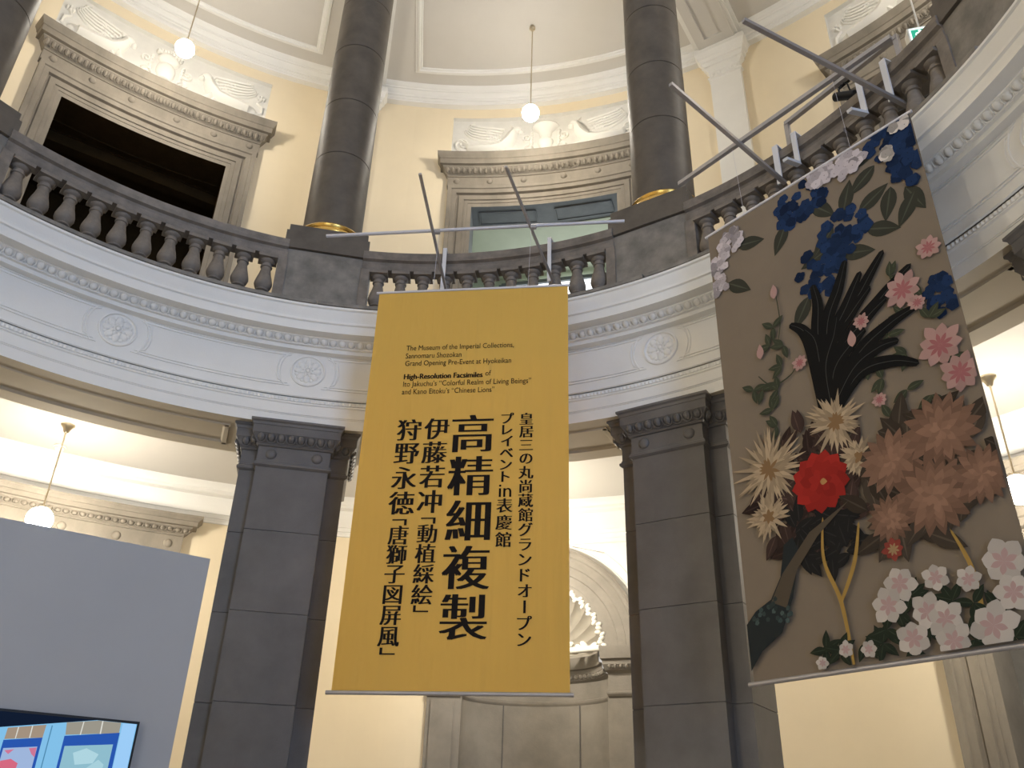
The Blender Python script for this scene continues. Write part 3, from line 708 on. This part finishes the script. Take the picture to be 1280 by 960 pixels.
t = ring_thing('exit_sign', 'small lit exit sign box hanging on a rod at upper right', 'exit sign', 78.6, 7.2, 10.42); t.rotation_euler = (0, 0, -rad(78.6)+.75)
MB().box(-.11, .11, -.05, .05, -.10, .10).build('housing', M_WHITE, t)
MB().box(-.095, .095, -.056, -.05, -.085, .085).build('lit_face', M_EXIT, t)
b = MB(); b.box(-.085, .02, -.058, -.057, -.06, .065); b.build('green_field', M_EXITG, t)
b = MB(); b.ell((-.02, -.06, .045), (.012, .003, .012)); b.tube([(-.022, -.06, .03), (-.035, -.06, -.005), (-.02, -.06, -.03), (-.035, -.06, -.055)], .007, 5); b.tube([(-.03, -.06, .0), (-.055, -.06, -.03), (-.07, -.06, -.025)], .007, 5)
b.tube([(-.025, -.06, .025), (-.002, -.06, .01), (.01, -.06, .02)], .006, 5); b.tube([(-.025, -.06, .025), (-.05, -.06, .02), (-.055, -.06, .0)], .006, 5); b.build('running_figure', M_EXIT, t)
for o in t.children: o.scale = (1.5, 1.5, 1.5)
MB().lathe([(.012, .15), (.012, ZUC-10.42)], 8).build('rod', M_WHITE, t)

# ------------------------------------------------------------------ banners and their hangers
def bar_r(b, p, q, r): b.tube([p, q], r, 14)
h1 = thing('banner_hanger', 'pale tube frame on two rods jutting from the balustrade, carrying the yellow banner', 'hanger', (0, 0, 7.2))
Z = Vector((0, 0, -7.2))
for az, R1, z1, R2, z2, saz in ((25.6, 4.85, 7.20, 3.03, 7.33, 25.0), (40.4, 4.85, 7.185, 3.23, 7.475, 39.85)):
    b = MB(); bar_r(b, pol(az, R1, z1)+Z, pol(az, R2, z2)+Z, .0165); b.build('support_rod', M_STEEL, h1)
    b = MB(); p = pol(saz, 4.835, 0)
    b.obox(p+Vector((0, 0, .0)), p+Vector((0, 0, .62)), .045, .012, Vector((math.sin(rad(saz)), math.cos(rad(saz)), 0)))
    b.obox(pol(saz, 4.83, .615), pol(saz, 5.13, .615), .045, .012); b.obox(pol(saz, 5.125, .50), pol(saz, 5.125, .62), .045, .012, pol(saz, 1)); b.build('rail_hook', M_STRAP, h1)
pL = Vector((.634, 4.005, 7.289)); pR = Vector((3.487, 2.632, 7.368))
b = MB(); bar_r(b, pL+Z, pR+Z, .019); b.build('cross_tube', M_PIPE, h1)
for f in (.378, .70):
    c = pL.lerp(pR, f); b = MB(); b.tube([c+Z-(pR-pL).normalized()*.03+Vector((0, 0, -.016)), c+Z+(pR-pL).normalized()*.03+Vector((0, 0, -.016))], .03, 12); b.build('clamp', M_STEEL, h1)

h2 = thing('banner_hanger', 'grey square-tube frame jutting from the balustrade, carrying the floral banner', 'hanger', (0, 0, 7.3)); Z = Vector((0, 0, -7.3))
for az, R1, z1, R2, z2 in ((72.4, 4.84, 7.315, 3.23, 7.515), (87.1, 5.12, 7.30, 3.28, 7.495)):
    b = MB(); b.obox(pol(az, R1, z1)+Z, pol(az, R2, z2)+Z, .038, .038); b.build('support_bar', M_STEEL, h2)
    b = MB(); s2 = az-.5 if az < 80 else 86.9
    b.obox(pol(s2, 4.83, .03), pol(s2, 4.83, .52), .06, .014, pol(s2, 1)); b.obox(pol(s2, 4.825, .515), pol(s2, 5.13, .515), .06, .014); b.build('rail_hook', M_STRAP, h2)
tL = Vector((3.776, 2.008, 7.455)); tR = Vector((4.448, -.174, 7.455))
b = MB(); b.obox(tL+Z, tR+Z, .042, .042); b.build('cross_bar', M_STEEL, h2)

tf = ring_thing('lamp_frame', 'grey bent track frame clamped on the railing above the floral banner', 'frame', 79.5, 5.14, 7.6)
Zt = -tf.location; R3 = Matrix.Rotation(rad(79.5), 4, 'Z')
def tl(az, R, z): return R3 @ (pol(az, R, z)+Zt)
b = MB(); b.obox(tl(71.9, 5.14, 7.60), tl(71.9, 5.14, 8.33), .05, .04, Vector((0, 1, 0))); b.build('post', M_STEEL, tf)
b = MB(); b.obox(tl(86.6, 5.14, 7.60), tl(86.6, 5.14, 8.33), .05, .04, Vector((0, 1, 0))); b.build('post', M_STEEL, tf)
b = MB(); b.obox(tl(71.75, 5.14, 8.33), tl(86.75, 5.14, 8.30), .05, .045); b.build('top_bar', M_STEEL, tf)
for az in (74.5, 83.6):
    b = MB(); b.obox(tl(az, 4.83, 7.42), tl(az, 4.83, 7.83), .055, .014, Vector((0, 1, 0))); b.obox(tl(az, 4.82, 7.825), tl(az, 5.16, 7.825), .055, .014); b.obox(tl(az, 4.84, 7.425), tl(az, 4.62, 7.36), .055, .03); b.build('rail_clamp', M_STRAP, tf)
sp = ring_thing('spotlight', 'black cylindrical spotlight hanging from the grey track frame', 'spotlight', 79.6, 5.12, 8.13)
b = MB(); b.tube([(-.085, 0, .06), (-.08, 0, .057), (.08, 0, -.057), (.085, 0, -.06)], [.03, .036, .036, .03], 20); b.build('body', M_BLACK, sp)
b = MB(); b.tube([(-.05, 0, .02), (-.04, 0, .10), (.0, 0, .14), (.04, 0, .10), (.05, 0, .02)], .007, 6); b.build('yoke', M_BLACK, sp)
b = MB(); b.box(-.05, .05, -.035, .035, .135, .18); b.build('clamp', M_BLACK, sp)
b = MB(); b.tube([(.02, 0, -.03), (.02, 0, -.06)], .008, 6); b.build('knob', M_BLACK, sp); sp.scale = (1.25, 1.25, 1.25)

def banner(label, A, B, ztop, H, m, wires):
    A = Vector(A); B = Vector(B); W = (B-A).length; th = math.atan2(B.y-A.y, B.x-A.x)
    t = thing('hanging_banner', label, 'banner', (A.x, A.y, ztop), th)
    b = MB(); nx, nz = 24, 40
    def bow(x, z): return .012*math.sin(PI*x/W)*math.sin(PI*z/H)
    for y0 in (0, .004):
        b.grid([[(W*i/nx, y0, -H*j/nz) for i in range(nx+1)] for j in range(nz+1)])
    edge = [(W*i/nx, -0.0) for i in range(nx+1)]
    b.grid([[(0, y, -H*j/nz) for y in (0, .004)] for j in range(nz+1)]); b.grid([[(W, y, -H*j/nz) for y in (0, .004)] for j in range(nz+1)])
    b.build('cloth', m, t)
    b = MB(); b.tube([(-.03, .002, .008), (W+.02, .002, .008)], .014, 12); b.build('top_rod', M_PIPE, t)
    b = MB(); b.tube([(-.045, .002, -H-.005), (W+.03, .002, -H-.005)], .017, 12); b.build('bottom_rod', M_STEEL, t)
    inv = Matrix.Rotation(-th, 3, 'Z')
    for u, tgt in wires:
        q = inv @ (Vector(tgt)-t.location); b = MB(); b.tube([(u, .002, .015), tuple(q)], .0016, 5); b.build('hanging_wire', M_PIPE, t)
    return t, W
wp = lambda f: pL.lerp(pR, f)
b1, W1 = banner('golden yellow exhibition banner with black Japanese and English lettering', (1.24, 3.81, 0), (2.965, 2.915, 0), 6.585, 3.92, M_YELLOW, ((.56, wp(.384)), (1.54, wp(.693))))
wq = lambda f: tL.lerp(tR, f)
b2, W2 = banner('brown banner printed with blue, white and pink flowers, at the right', (3.909, 1.807, 0), (4.502, -.117, 0), 6.685, 4.02, M_TAUPE, ((.42, wq(.29)), (1.5, wq(.76))))

# lettering: glyph outlines; verticals thickened by shifted copies so strokes read like a brush-serif face
def glyph_mesh(txt, size, shear=0, offset=0):
    cu = bpy.data.curves.new('glyph', 'FONT'); cu.body = txt; cu.size = size; cu.offset = offset; cu.shear = shear; cu.resolution_u = 3
    o = bpy.data.objects.new('glyph', cu); COL.objects.link(o)
    dg = bpy.context.evaluated_depsgraph_get(); me = bpy.data.meshes.new_from_object(o.evaluated_get(dg))
    vs = [v.co.copy() for v in me.vertices]; fs = [tuple(p.vertices) for p in me.polygons]
    bpy.data.objects.remove(o); bpy.data.curves.remove(cu); bpy.data.meshes.remove(me)
    return vs, fs
def put(b, vs, fs, fx, y):
    k = len(b.v); b.v += [(fx(p)[0], y, fx(p)[1]) for p in vs]; b.f += [tuple(k+i for i in f) for f in fs]; b.c += [None]*len(fs)
def vertical(parent, name, txt, u0, v0, u1, v1, size, thin, shift):
    b = MB(); n = len(txt)
    pos = 0; steps = []
    for ch in txt: steps.append(.34 if ch in '「」' else 1.0)
    tot = sum((steps[i]+steps[i+1])/2 for i in range(n-1)); acc = 0
    for i, ch in enumerate(txt):
        if i: acc += (steps[i-1]+steps[i])/2
        f = acc/tot; cx = u0+(u1-u0)*f; cz = -(v0+(v1-v0)*f)
        vs, fs = glyph_mesh(ch, size, 0, thin)
        if not vs: continue
        xs = [p.x for p in vs]; zs = [p.y for p in vs]
        if ch in '「」ー':
            mx, mz = (min(xs)+max(xs))/2, (min(zs)+max(zs))/2
            dz = dx = 0
            g = lambda p, s: (cx+dx+(p.y-mz)+s, cz+dz-(p.x-mx))
        else:
            mx = (min(xs)+max(xs))/2; ez = .37*size
            if ch in 'のンプレイベトグラドオ': mz = (min(zs)+max(zs))/2*.5+ez*.5
            else: mz = (min(zs)+max(zs))/2
            g = lambda p, s: (cx+(p.x-mx)+s, cz+(p.y-mz))
        for k, s in enumerate((-shift, 0, shift) if shift else (0,)):
            put(b, vs, fs, lambda p: g(p, s), -.0035-.00015*k)
    return b.build(name, M_INK, parent, recalc=False)
def horizontal(parent, txt, u0, v0, u1, bold=0):
    vs, fs = glyph_mesh(txt, 1, 0, 0); x0 = min(p.x for p in vs); x1 = max(p.x for p in vs); k = (u1-u0)/(x1-x0); kz = .082
    b = MB(); put(b, vs, fs, lambda p: (u0+(p.x-x0)*k, -v0+p.y*kz), -.0035)
    if bold:
        put(b, vs, fs, lambda p: (u0+(p.x-x0)*k+bold, -v0+p.y*kz), -.0036); put(b, vs, fs, lambda p: (u0+(p.x-x0)*k+bold/2, -v0+p.y*kz+bold/3), -.0037)
    return b.build('lettering', M_INK, parent, recalc=False)
horizontal(b1, 'The Museum of the Imperial Collections,', .343, .70, 1.414)
horizontal(b1, 'Sannomaru Shozokan', .344, .79, .900)
horizontal(b1, 'Grand Opening Pre-Event at Hyokeikan', .346, .875, 1.392)
horizontal(b1, 'High-Resolution Facsimiles', .345, 1.025, 1.115, .006)
horizontal(b1, 'of', 1.145, 1.01, 1.20)
horizontal(b1, 'Ito Jakuchu\u2019s \u201cColorful Realm of Living Beings\u201d', .346, 1.105, 1.589)
horizontal(b1, 'and Kano Eitoku\u2019s \u201cChinese Lions\u201d', .342, 1.19, 1.239)
vertical(b1, 'lettering', '高精細複製', 1.050, 1.62, 1.058, 3.315, .42, -.003, .015)
vertical(b1, 'lettering', '伊藤若冲', .710, 1.565, .694, 2.288, .240, -.0015, .0085)
vertical(b1, 'lettering', '「動植綵絵」', .696, 2.468, .690, 3.246, .188, -.001, .0062)
vertical(b1, 'lettering', '狩野永徳', .447, 1.57, .439, 2.298, .240, -.0015, .0085)
vertical(b1, 'lettering', '「唐獅子図屏風」', .437, 2.48, .436, 3.596, .188, -.001, .0062)
b = vertical(b1, 'lettering', 'プレイベント', 1.376, 1.475, 1.374, 2.06, .130, -.0005, .0050)
vs, fs = glyph_mesh('in', .185); bb = MB(); xs = [p.x for p in vs]; mx = (min(xs)+max(xs))/2
for s in (-.001, .001): put(bb, vs, fs, lambda p: (1.374+(p.x-mx)+s, -2.255+p.y), -.0035)
bb.build('lettering', M_INK, b1, recalc=False)
vertical(b1, 'lettering', '表慶館', 1.373, 2.335, 1.371, 2.648, .148, -.0008, .0052)
vertical(b1, 'lettering', '皇居三の丸尚蔵館グランドオープン', 1.552, 1.484, 1.572, 3.50, .136, -.0008, .0050)

# ------------------------------------------------------------------ printed flowers of the second banner
class Art:
    def __init__(s): s.b = MB(); s.y = -.003
    def poly(s, pts, c): s.y -= 7e-6; s.b.poly([(max(.006, min(W2-.006, u)), s.y, max(-4.0, min(-.012, -v))) for u, v in pts], c)
    def petal(s, u, v, a, L, w_, c, tip=.8):
        pts = []
        for k in range(9):
            f = k/8; pts.append((f*L, w_*math.sin(PI*f**tip)*.5))
        pts = pts+[(x, -y) for x, y in pts[-2:0:-1]]
        s.poly([(u+x*math.cos(a)-y*math.sin(a), v+x*math.sin(a)+y*math.cos(a)) for x, y in pts], c)
    def leaf(s, u, v, a, L, c=(.042, .048, .030)):
        s.petal(u, v, a, L, L*.45, c); s.petal(u, v, a, L*.92, L*.05, tuple(q*1.8 for q in c))
    def flower(s, u, v, r, n, c, cc, a0=0):
        for k in range(n): s.petal(u, v, a0+2*PI*k/n, r*random.uniform(.85, 1.1), r*4.4/n, mul(c, random.uniform(.80, 1.08)), 1.5); 
        for k in range(n): s.petal(u, v, a0+2*PI*(k+.5)/n, r*.55, r*1.6/n, cc, 1.2)
    def cluster(s, u, v, ru, rv, n, c, size, jag=0):
        for k in range(n):
            a = random.uniform(0, 2*PI); q = math.sqrt(random.random()); x = u+ru*q*math.cos(a); y = v+rv*q*math.sin(a); f = random.uniform(.5, 1.45)
            for j in range(5): s.petal(x, y, a+j*2*PI/5, size*random.uniform(.8, 1.1), size*.95, mul(c, f), 1.4)
            s.petal(x, y, a, size*.2, size*.2, tuple(e_*.5 for e_ in c))
    def blade(s, pts, w_, c):
        P = []
        for i in range(len(pts)-1):
            for k in range(8):
                t = k/8; p0 = pts[max(i-1, 0)]; p1 = pts[i]; p2 = pts[i+1]; p3 = pts[min(i+2, len(pts)-1)]
                P.append(tuple(.5*(2*p1[d]+(p2[d]-p0[d])*t+(2*p0[d]-5*p1[d]+4*p2[d]-p3[d])*t*t+(-p0[d]+3*p1[d]-3*p2[d]+p3[d])*t**3) for d in (0, 1)))
        P.append(pts[-1]); n = len(P); L = []; R = []
        for i, p in enumerate(P):
            a = P[min(i+1, n-1)]; q = P[max(i-1, 0)]; dx, dy = a[0]-q[0], a[1]-q[1]; l = math.hypot(dx, dy) or 1; ww = w_*(.35+.65*math.sin(PI*min(1, .15+.85*i/(n-1))))*.5*(1 if i < n-1 else .05)
            L.append((p[0]-dy/l*ww, p[1]+dx/l*ww)); R.append((p[0]+dy/l*ww, p[1]-dx/l*ww))
        for i in range(n-1): s.poly([L[i], L[i+1], R[i+1], R[i]], c); s.y += 7e-6
        s.y -= 7e-6
def mul(c, f): return tuple(e_*f for e_ in c)
def flower_print(parent):
    A = Art(); K = 1.026
    BLUE = (.010, .024, .066); LIL = (.40, .355, .36); PINK = (.40, .245, .215); GRN = (.045, .050, .030); DK = (.008, .0075, .007); BRN = (.16, .095, .062); TAN = (.40, .30, .19); RED = (.30, .022, .016); YEL = (.34, .21, .055); WHT = (.46, .41, .36)
    k = lambda *p: tuple(q*K for q in p)
    # hydrangea-like heads along the top
    for u, v, a in ((1.42, .62, -.4), (1.45, .80, .5), (1.70, .55, 1.9), (1.80, .62, 1.2), (.30, .28, .3), (.16, .60, .7), (1.62, .28, 2.6), (.80, .34, 2.1), (.90, 1.12, 2.2), (1.22, .90, .4), (1.15, .78, 2.9), (1.66, .12, 2.9), (1.05, .30, .9), (1.30, .55, -1.2), (1.86, .70, 2.2), (1.2, .62, 2.4)): A.leaf(*k(u, v), a, .30, (.040, .040, .028))
    A.cluster(*k(.95, .24), .24, .20, 46, BLUE, .055); A.cluster(*k(1.28, .72), .22, .20, 36, BLUE, .055); A.cluster(*k(1.05, .95), .22, .24, 44, BLUE, .055)
    A.cluster(*k(1.78, .12), .20, .20, 44, BLUE, .06); A.cluster(*k(1.86, .38), .12, .24, 34, BLUE, .06); A.cluster(*k(1.86, 1.62), .09, .16, 20, BLUE, .05)
    A.cluster(*k(.22, .20), .15, .13, 30, LIL, .045); A.cluster(*k(.12, .38), .10, .12, 20, LIL, .045); A.cluster(*k(.10, .58), .08, .12, 16, LIL, .045)
    A.cluster(*k(1.17, .08), .13, .10, 34, LIL, .05); A.cluster(*k(1.42, .14), .15, .10, 34, LIL, .05); A.cluster(*k(1.88, .05), .06, .05, 6, WHT, .05); A.cluster(*k(1.73, .22), .05, .08, 8, WHT, .05)
    # rose sprays
    for u, v in ((1.45, 1.75), (1.6, 1.65), (1.75, 1.75), (1.35, 2.05), (1.5, 2.2), (1.65, 2.3), (1.8, 2.1), (1.25, 1.9), (1.7, 1.45), (1.55, 1.3), (1.35, 2.35), (1.55, 1.95), (.38, 1.75), (.45, 1.95), (.30, 1.72), (.52, 1.8), (.58, 1.62), (.47, 2.1), (.62, 1.45), (.55, 1.25), (.50, 1.40)):
        for j in range(3): A.leaf(*k(u, v), random.uniform(0, 6.28), .13, GRN)
    A.blade([k(.36, 1.62), k(.48, 1.75), k(.66, 1.72), k(.74, 1.60)], .012, GRN); A.blade([k(.62, .98), k(.62, 1.25), k(.56, 1.45)], .010, GRN)
    # clump of long dark strap leaves, spreading like ornamental grass
    for i, (u1, v1, u2, v2) in enumerate(((.86, 1.62, .70, 1.30), (.92, 1.55, .95, 1.05), (1.0, 1.5, 1.25, .98), (1.08, 1.6, 1.55, 1.06), (1.12, 1.7, 1.72, 1.28), (1.18, 1.82, 1.70, 1.62), (1.18, 1.95, 1.62, 2.05), (.96, 1.7, 1.40, 1.30), (1.05, 1.75, 1.5, 1.45), (1.0, 1.66, 1.35, 1.14), (1.14, 1.9, 1.52, 1.82), (.90, 1.75, .82, 1.40), (1.0, 1.85, 1.3, 1.62), (.94, 1.8, 1.1, 1.42))):
        p = [k(.88+.02*(i % 5), 2.22), k(u1, v1), k((u1+u2)/2+.03, (v1+v2)/2-.05), k(u2, v2)]; A.blade(p, .115, DK); A.blade([(a+.004, c) for a, c in p], .006, (.05, .05, .045))
    for u, v, r in ((1.62, 1.45, .15), (1.78, 1.98, .17), (1.86, 2.22, .15), (1.86, 1.22, .10), (.74, 1.66, .07), (1.28, 1.55, .07), (1.70, 1.60, .07), (1.30, 2.2, .06)): A.flower(*k(u, v), r, 9, PINK, (.32, .12, .12), random.random())
    for u, v in ((.40, 1.48), (.6, 1.0), (1.18, 1.72)): A.petal(*k(u, v), -1.5, .14, .07, PINK)
    # dark leaves under the red peony, cream chrysanthemums around it
    for i in range(150):
        a = random.uniform(0, 6.28); q = random.random()**.5; f = random.uniform(.5, 1.1); A.leaf(*k(.66+.42*q*math.cos(a), 2.66+.46*q*math.sin(a)), random.uniform(0, 6.28), .20, (.050*f, .030*f, .024*f))
    for i in range(50): A.leaf(*k(.70+random.uniform(-.22, .22), 3.02+random.uniform(-.14, .18)), random.uniform(0, 6.28), .2, (.016, .015, .014))
    for cu, cv, R_ in ((.36, 2.42, .34), (.95, 2.24, .26), (.30, 2.78, .20), (1.08, 2.56, .16)):
        for ring_ in range(3):
            for i in range(34): A.petal(*k(cu, cv), random.uniform(0, 6.28), R_*(1-.25*ring_)*random.uniform(.8, 1.1), .034, mul(TAN, random.uniform(.6, 1.1)))
        for i in range(14): A.petal(*k(cu, cv), random.uniform(0, 6.28), R_*.3, .03, (.22, .13, .06))
    for r, n_ in ((.24, 13), (.17, 10), (.10, 7)):
        for j in range(n_): A.petal(*k(.76, 2.64), 2*PI*j/n_+r*9, r, r*.62, mul(RED, random.uniform(.7, 1.15)), 1.4)
    A.petal(*k(.76, 2.64), .3, .06, .05, (.42, .22, .08))
    # rust dahlias and their leaves on the right
    for i in range(60):
        f = random.uniform(.5, 1.0); A.leaf(*k(1.50+random.uniform(-.44, .44), 2.84+random.uniform(-.42, .36)), random.uniform(0, 6.28), .26, (.06*f, .045*f, .032*f))
    for cu, cv, R_ in ((1.30, 2.66, .24), (1.66, 2.56, .27), (1.52, 2.96, .28), (1.84, 2.92, .20), (1.22, 3.04, .17)):
        for ring_ in range(5):
            n_ = 17-2*ring_
            for i in range(n_):
                f = random.uniform(.7, 1.2)+.12*ring_; A.petal(*k(cu, cv), 2*PI*(i+.5*(ring_ % 2))/n_, R_*(1-.18*ring_), R_*.30*(1-.12*ring_), (BRN[0]*f*1.1, BRN[1]*f*1.05, BRN[2]*f*1.05), 1.25)
    A.flower(*k(1.20, 3.24), .08, 8, (.24, .05, .035), (.3, .2, .1))
    # ochre twigs
    for pts in ([(.80, 3.9), (.78, 3.5), (.70, 3.2), (.74, 2.9)], [(.78, 3.5), (.92, 3.26), (1.0, 3.0)], [(1.64, 3.9), (1.66, 3.5), (1.58, 3.2)]): A.blade([k(*p) for p in pts], .030, YEL)
    # dark bank at the left foot
    A.poly([k(*p) for p in ((.01, 3.52), (.10, 3.44), (.24, 3.38), (.34, 3.24), (.40, 3.02), (.48, 2.98), (.52, 3.1), (.42, 3.4), (.30, 3.62), (.12, 3.72), (.01, 3.84))], (.022, .026, .026))
    A.poly([k(*p) for p in ((.24, 3.40), (.36, 3.22), (.62, 2.98), (.95, 2.84), (.68, 3.02), (.48, 3.22), (.36, 3.46))], (.085, .066, .045))
    for i in range(22): A.cluster(*k(.05+.35*random.random(), 3.35+.2*random.random()), .01, .01, 1, (.05, .07, .065), .02)
    # white azaleas
    for u, v in ((.62, 3.78), (.72, 3.80), (.9, 3.78), (1.02, 3.80), (1.15, 3.62), (1.3, 3.72), (1.4, 3.84), (1.25, 3.55), (1.5, 3.62), (1.62, 3.66), (1.75, 3.72), (1.86, 3.58), (1.06, 3.72), (1.58, 3.86), (1.18, 3.86), (1.8, 3.88)):
        for j in range(5): A.leaf(*k(u, v), random.uniform(0, 6.28), .13, (.020, .026, .016))
    for u, v, r in ((1.20, 3.46, .12), (1.10, 3.58, .12), (1.43, 3.47, .09), (1.62, 3.52, .08), (1.34, 3.66, .12), (1.44, 3.72, .12), (1.46, 3.85, .12), (1.22, 3.80, .12), (1.70, 3.80, .15), (1.84, 3.46, .15), (1.85, 3.64, .12), (.76, 3.80, .06), (.58, 3.86, .05), (.92, 3.82, .06)): A.flower(*k(u, v), r, 6, WHT, (.40, .27, .25), random.random())
    A.b.build('printed_flowers', M_PRINT, parent, recalc=False)
flower_print(b2)

# ------------------------------------------------------------------ grey partition with screen
ux = Vector((1.06, .27, 0)).normalized(); th = math.atan2(ux.y, ux.x)
pt = thing('partition_wall', 'plain grey exhibition partition at lower left', 'partition', (.08, 1.59, 0), th)
MB().box(-3.2, 0, 0, .12, .06, 3.0).build('panel', M_PART, pt); MB().box(-3.2, -.002, .01, .11, 0, .06).build('plinth', M_BLACK, pt)
tv = thing('flat_screen', 'flat screen showing two hanging scrolls, mounted on the grey partition', 'screen', (.08, 1.59, 0), th)
TW, TH = 1.24, .70; ZT = 2.09; XR = -.203
MB().box(XR-TW, XR, -.055, -.0, ZT-TH, ZT).build('bezel', M_BLACK, tv)
disp = MB().box(XR-TW+.012, XR-.010, -.0565, -.055, ZT-TH+.012, ZT-.012).build('display', M_NAVY, tv)
b = MB(); yy = -.0570
for c, pl in [((.22, .52, .80), [(-1.43, 1.90), (-.818, 2.009), (-.41, 2.078), (-.215, 2.077), (-.213, 1.40), (-1.43, 1.40)]), ((.33, .60, .92), [(-.285, 2.075), (-.219, 2.077), (-.213, 1.40), (-.282, 1.40)]), ((.08, .25, .42), [(-.607, 2.035), (-.602, 2.035), (-.602, 1.40), (-.607, 1.40)]),
              ((.32, .30, .25), [(-.544, 2.055), (-.402, 2.077), (-.293, 2.077), (-.292, 2.028), (-.536, 1.999)]), ((.02, .09, .42), [(-.539, 1.994), (-.289, 2.03), (-.283, 1.45), (-.539, 1.45)]), ((.27, .50, .60), [(-.527, 1.949), (-.308, 1.974), (-.305, 1.5), (-.523, 1.5)]),
              ((.42, .66, .74), [(-.482, 1.922), (-.426, 1.947), (-.364, 1.924), (-.382, 1.882), (-.462, 1.87)]), ((.38, .62, .70), [(-.36, 1.90), (-.33, 1.88), (-.34, 1.80), (-.44, 1.83)]), ((.7, .7, .64), [(-.47, 2.065), (-.465, 2.066), (-.467, 2.005), (-.472, 2.004)]), ((.7, .7, .64), [(-.384, 2.077), (-.378, 2.077), (-.376, 2.017), (-.382, 2.016)]),
              ((.36, .28, .21), [(-.792, 2.008), (-.631, 2.036), (-.633, 1.978), (-.794, 1.958)]), ((.7, .7, .64), [(-.75, 2.015), (-.745, 2.015), (-.746, 1.965), (-.75, 1.964)]), ((.7, .7, .64), [(-.692, 2.026), (-.687, 2.026), (-.686, 1.972), (-.691, 1.971)]), ((.02, .09, .42), [(-.796, 1.954), (-.633, 1.978), (-.628, 1.45), (-.80, 1.45)]),
              ((.34, .46, .70), [(-.787, 1.919), (-.645, 1.937), (-.644, 1.5), (-.787, 1.5)]), ((.66, .14, .22), [(-.785, 1.864), (-.743, 1.876), (-.709, 1.859), (-.714, 1.80), (-.785, 1.78)]), ((.6, .18, .30), [(-.679, 1.927), (-.647, 1.933), (-.645, 1.89), (-.662, 1.902)]), ((.6, .18, .30), [(-.78, 1.91), (-.74, 1.918), (-.76, 1.895)])]:
    yy -= 3e-5; b.poly([(x, yy, z) for x, z in pl], c)
b.build('screen_picture', M_TVPIC, disp, recalc=False)

# ------------------------------------------------------------------ daylight windows behind the viewer, added fill opening, drum over the hall
fr = MB(); f = polar_world(RU, WB)
for p, q in (((-1.35, 7.15), (-1.35, 12.1)), ((1.35, 7.15), (1.35, 12.1)), ((0, 7.15), (0, 12.1)), ((-1.35, 7.2), (1.35, 7.2)), ((-1.35, 12.08), (1.35, 12.08)), ((-1.35, 10.2), (1.35, 10.2))):
    fr.obox((p[0], 0, p[1]), (q[0], 0, q[1]), .08, .08, Vector((0, 1, 0)))
struct(fr.build('window_1', M_WHITE, xf=f))
for n_, az_ in ((2, WB), (3, WB+45)):  # second frame here is added around the side fill light
    fr = MB(); f = polar_world(RL, az_)
    for p, q in (((-1.46, 0), (-1.46, 4.6)), ((1.46, 0), (1.46, 4.6)), ((0, 0), (0, 4.6)), ((-1.46, 4.58), (1.46, 4.58)), ((-1.46, 2.6), (1.46, 2.6))):
        fr.obox((p[0], 0, p[1]), (q[0], 0, q[1]), .08, .08, Vector((0, 1, 0)))
    struct(fr.build('window_%d' % n_, M_WHITE, xf=f))
struct(MB().rev([(6.0, 14.83), (5.0, 14.83), (4.95, 14.9), (4.9, 15.2), (4.9, 17.5)], 0, 360, 96).build('trim_8', M_PLASTER))
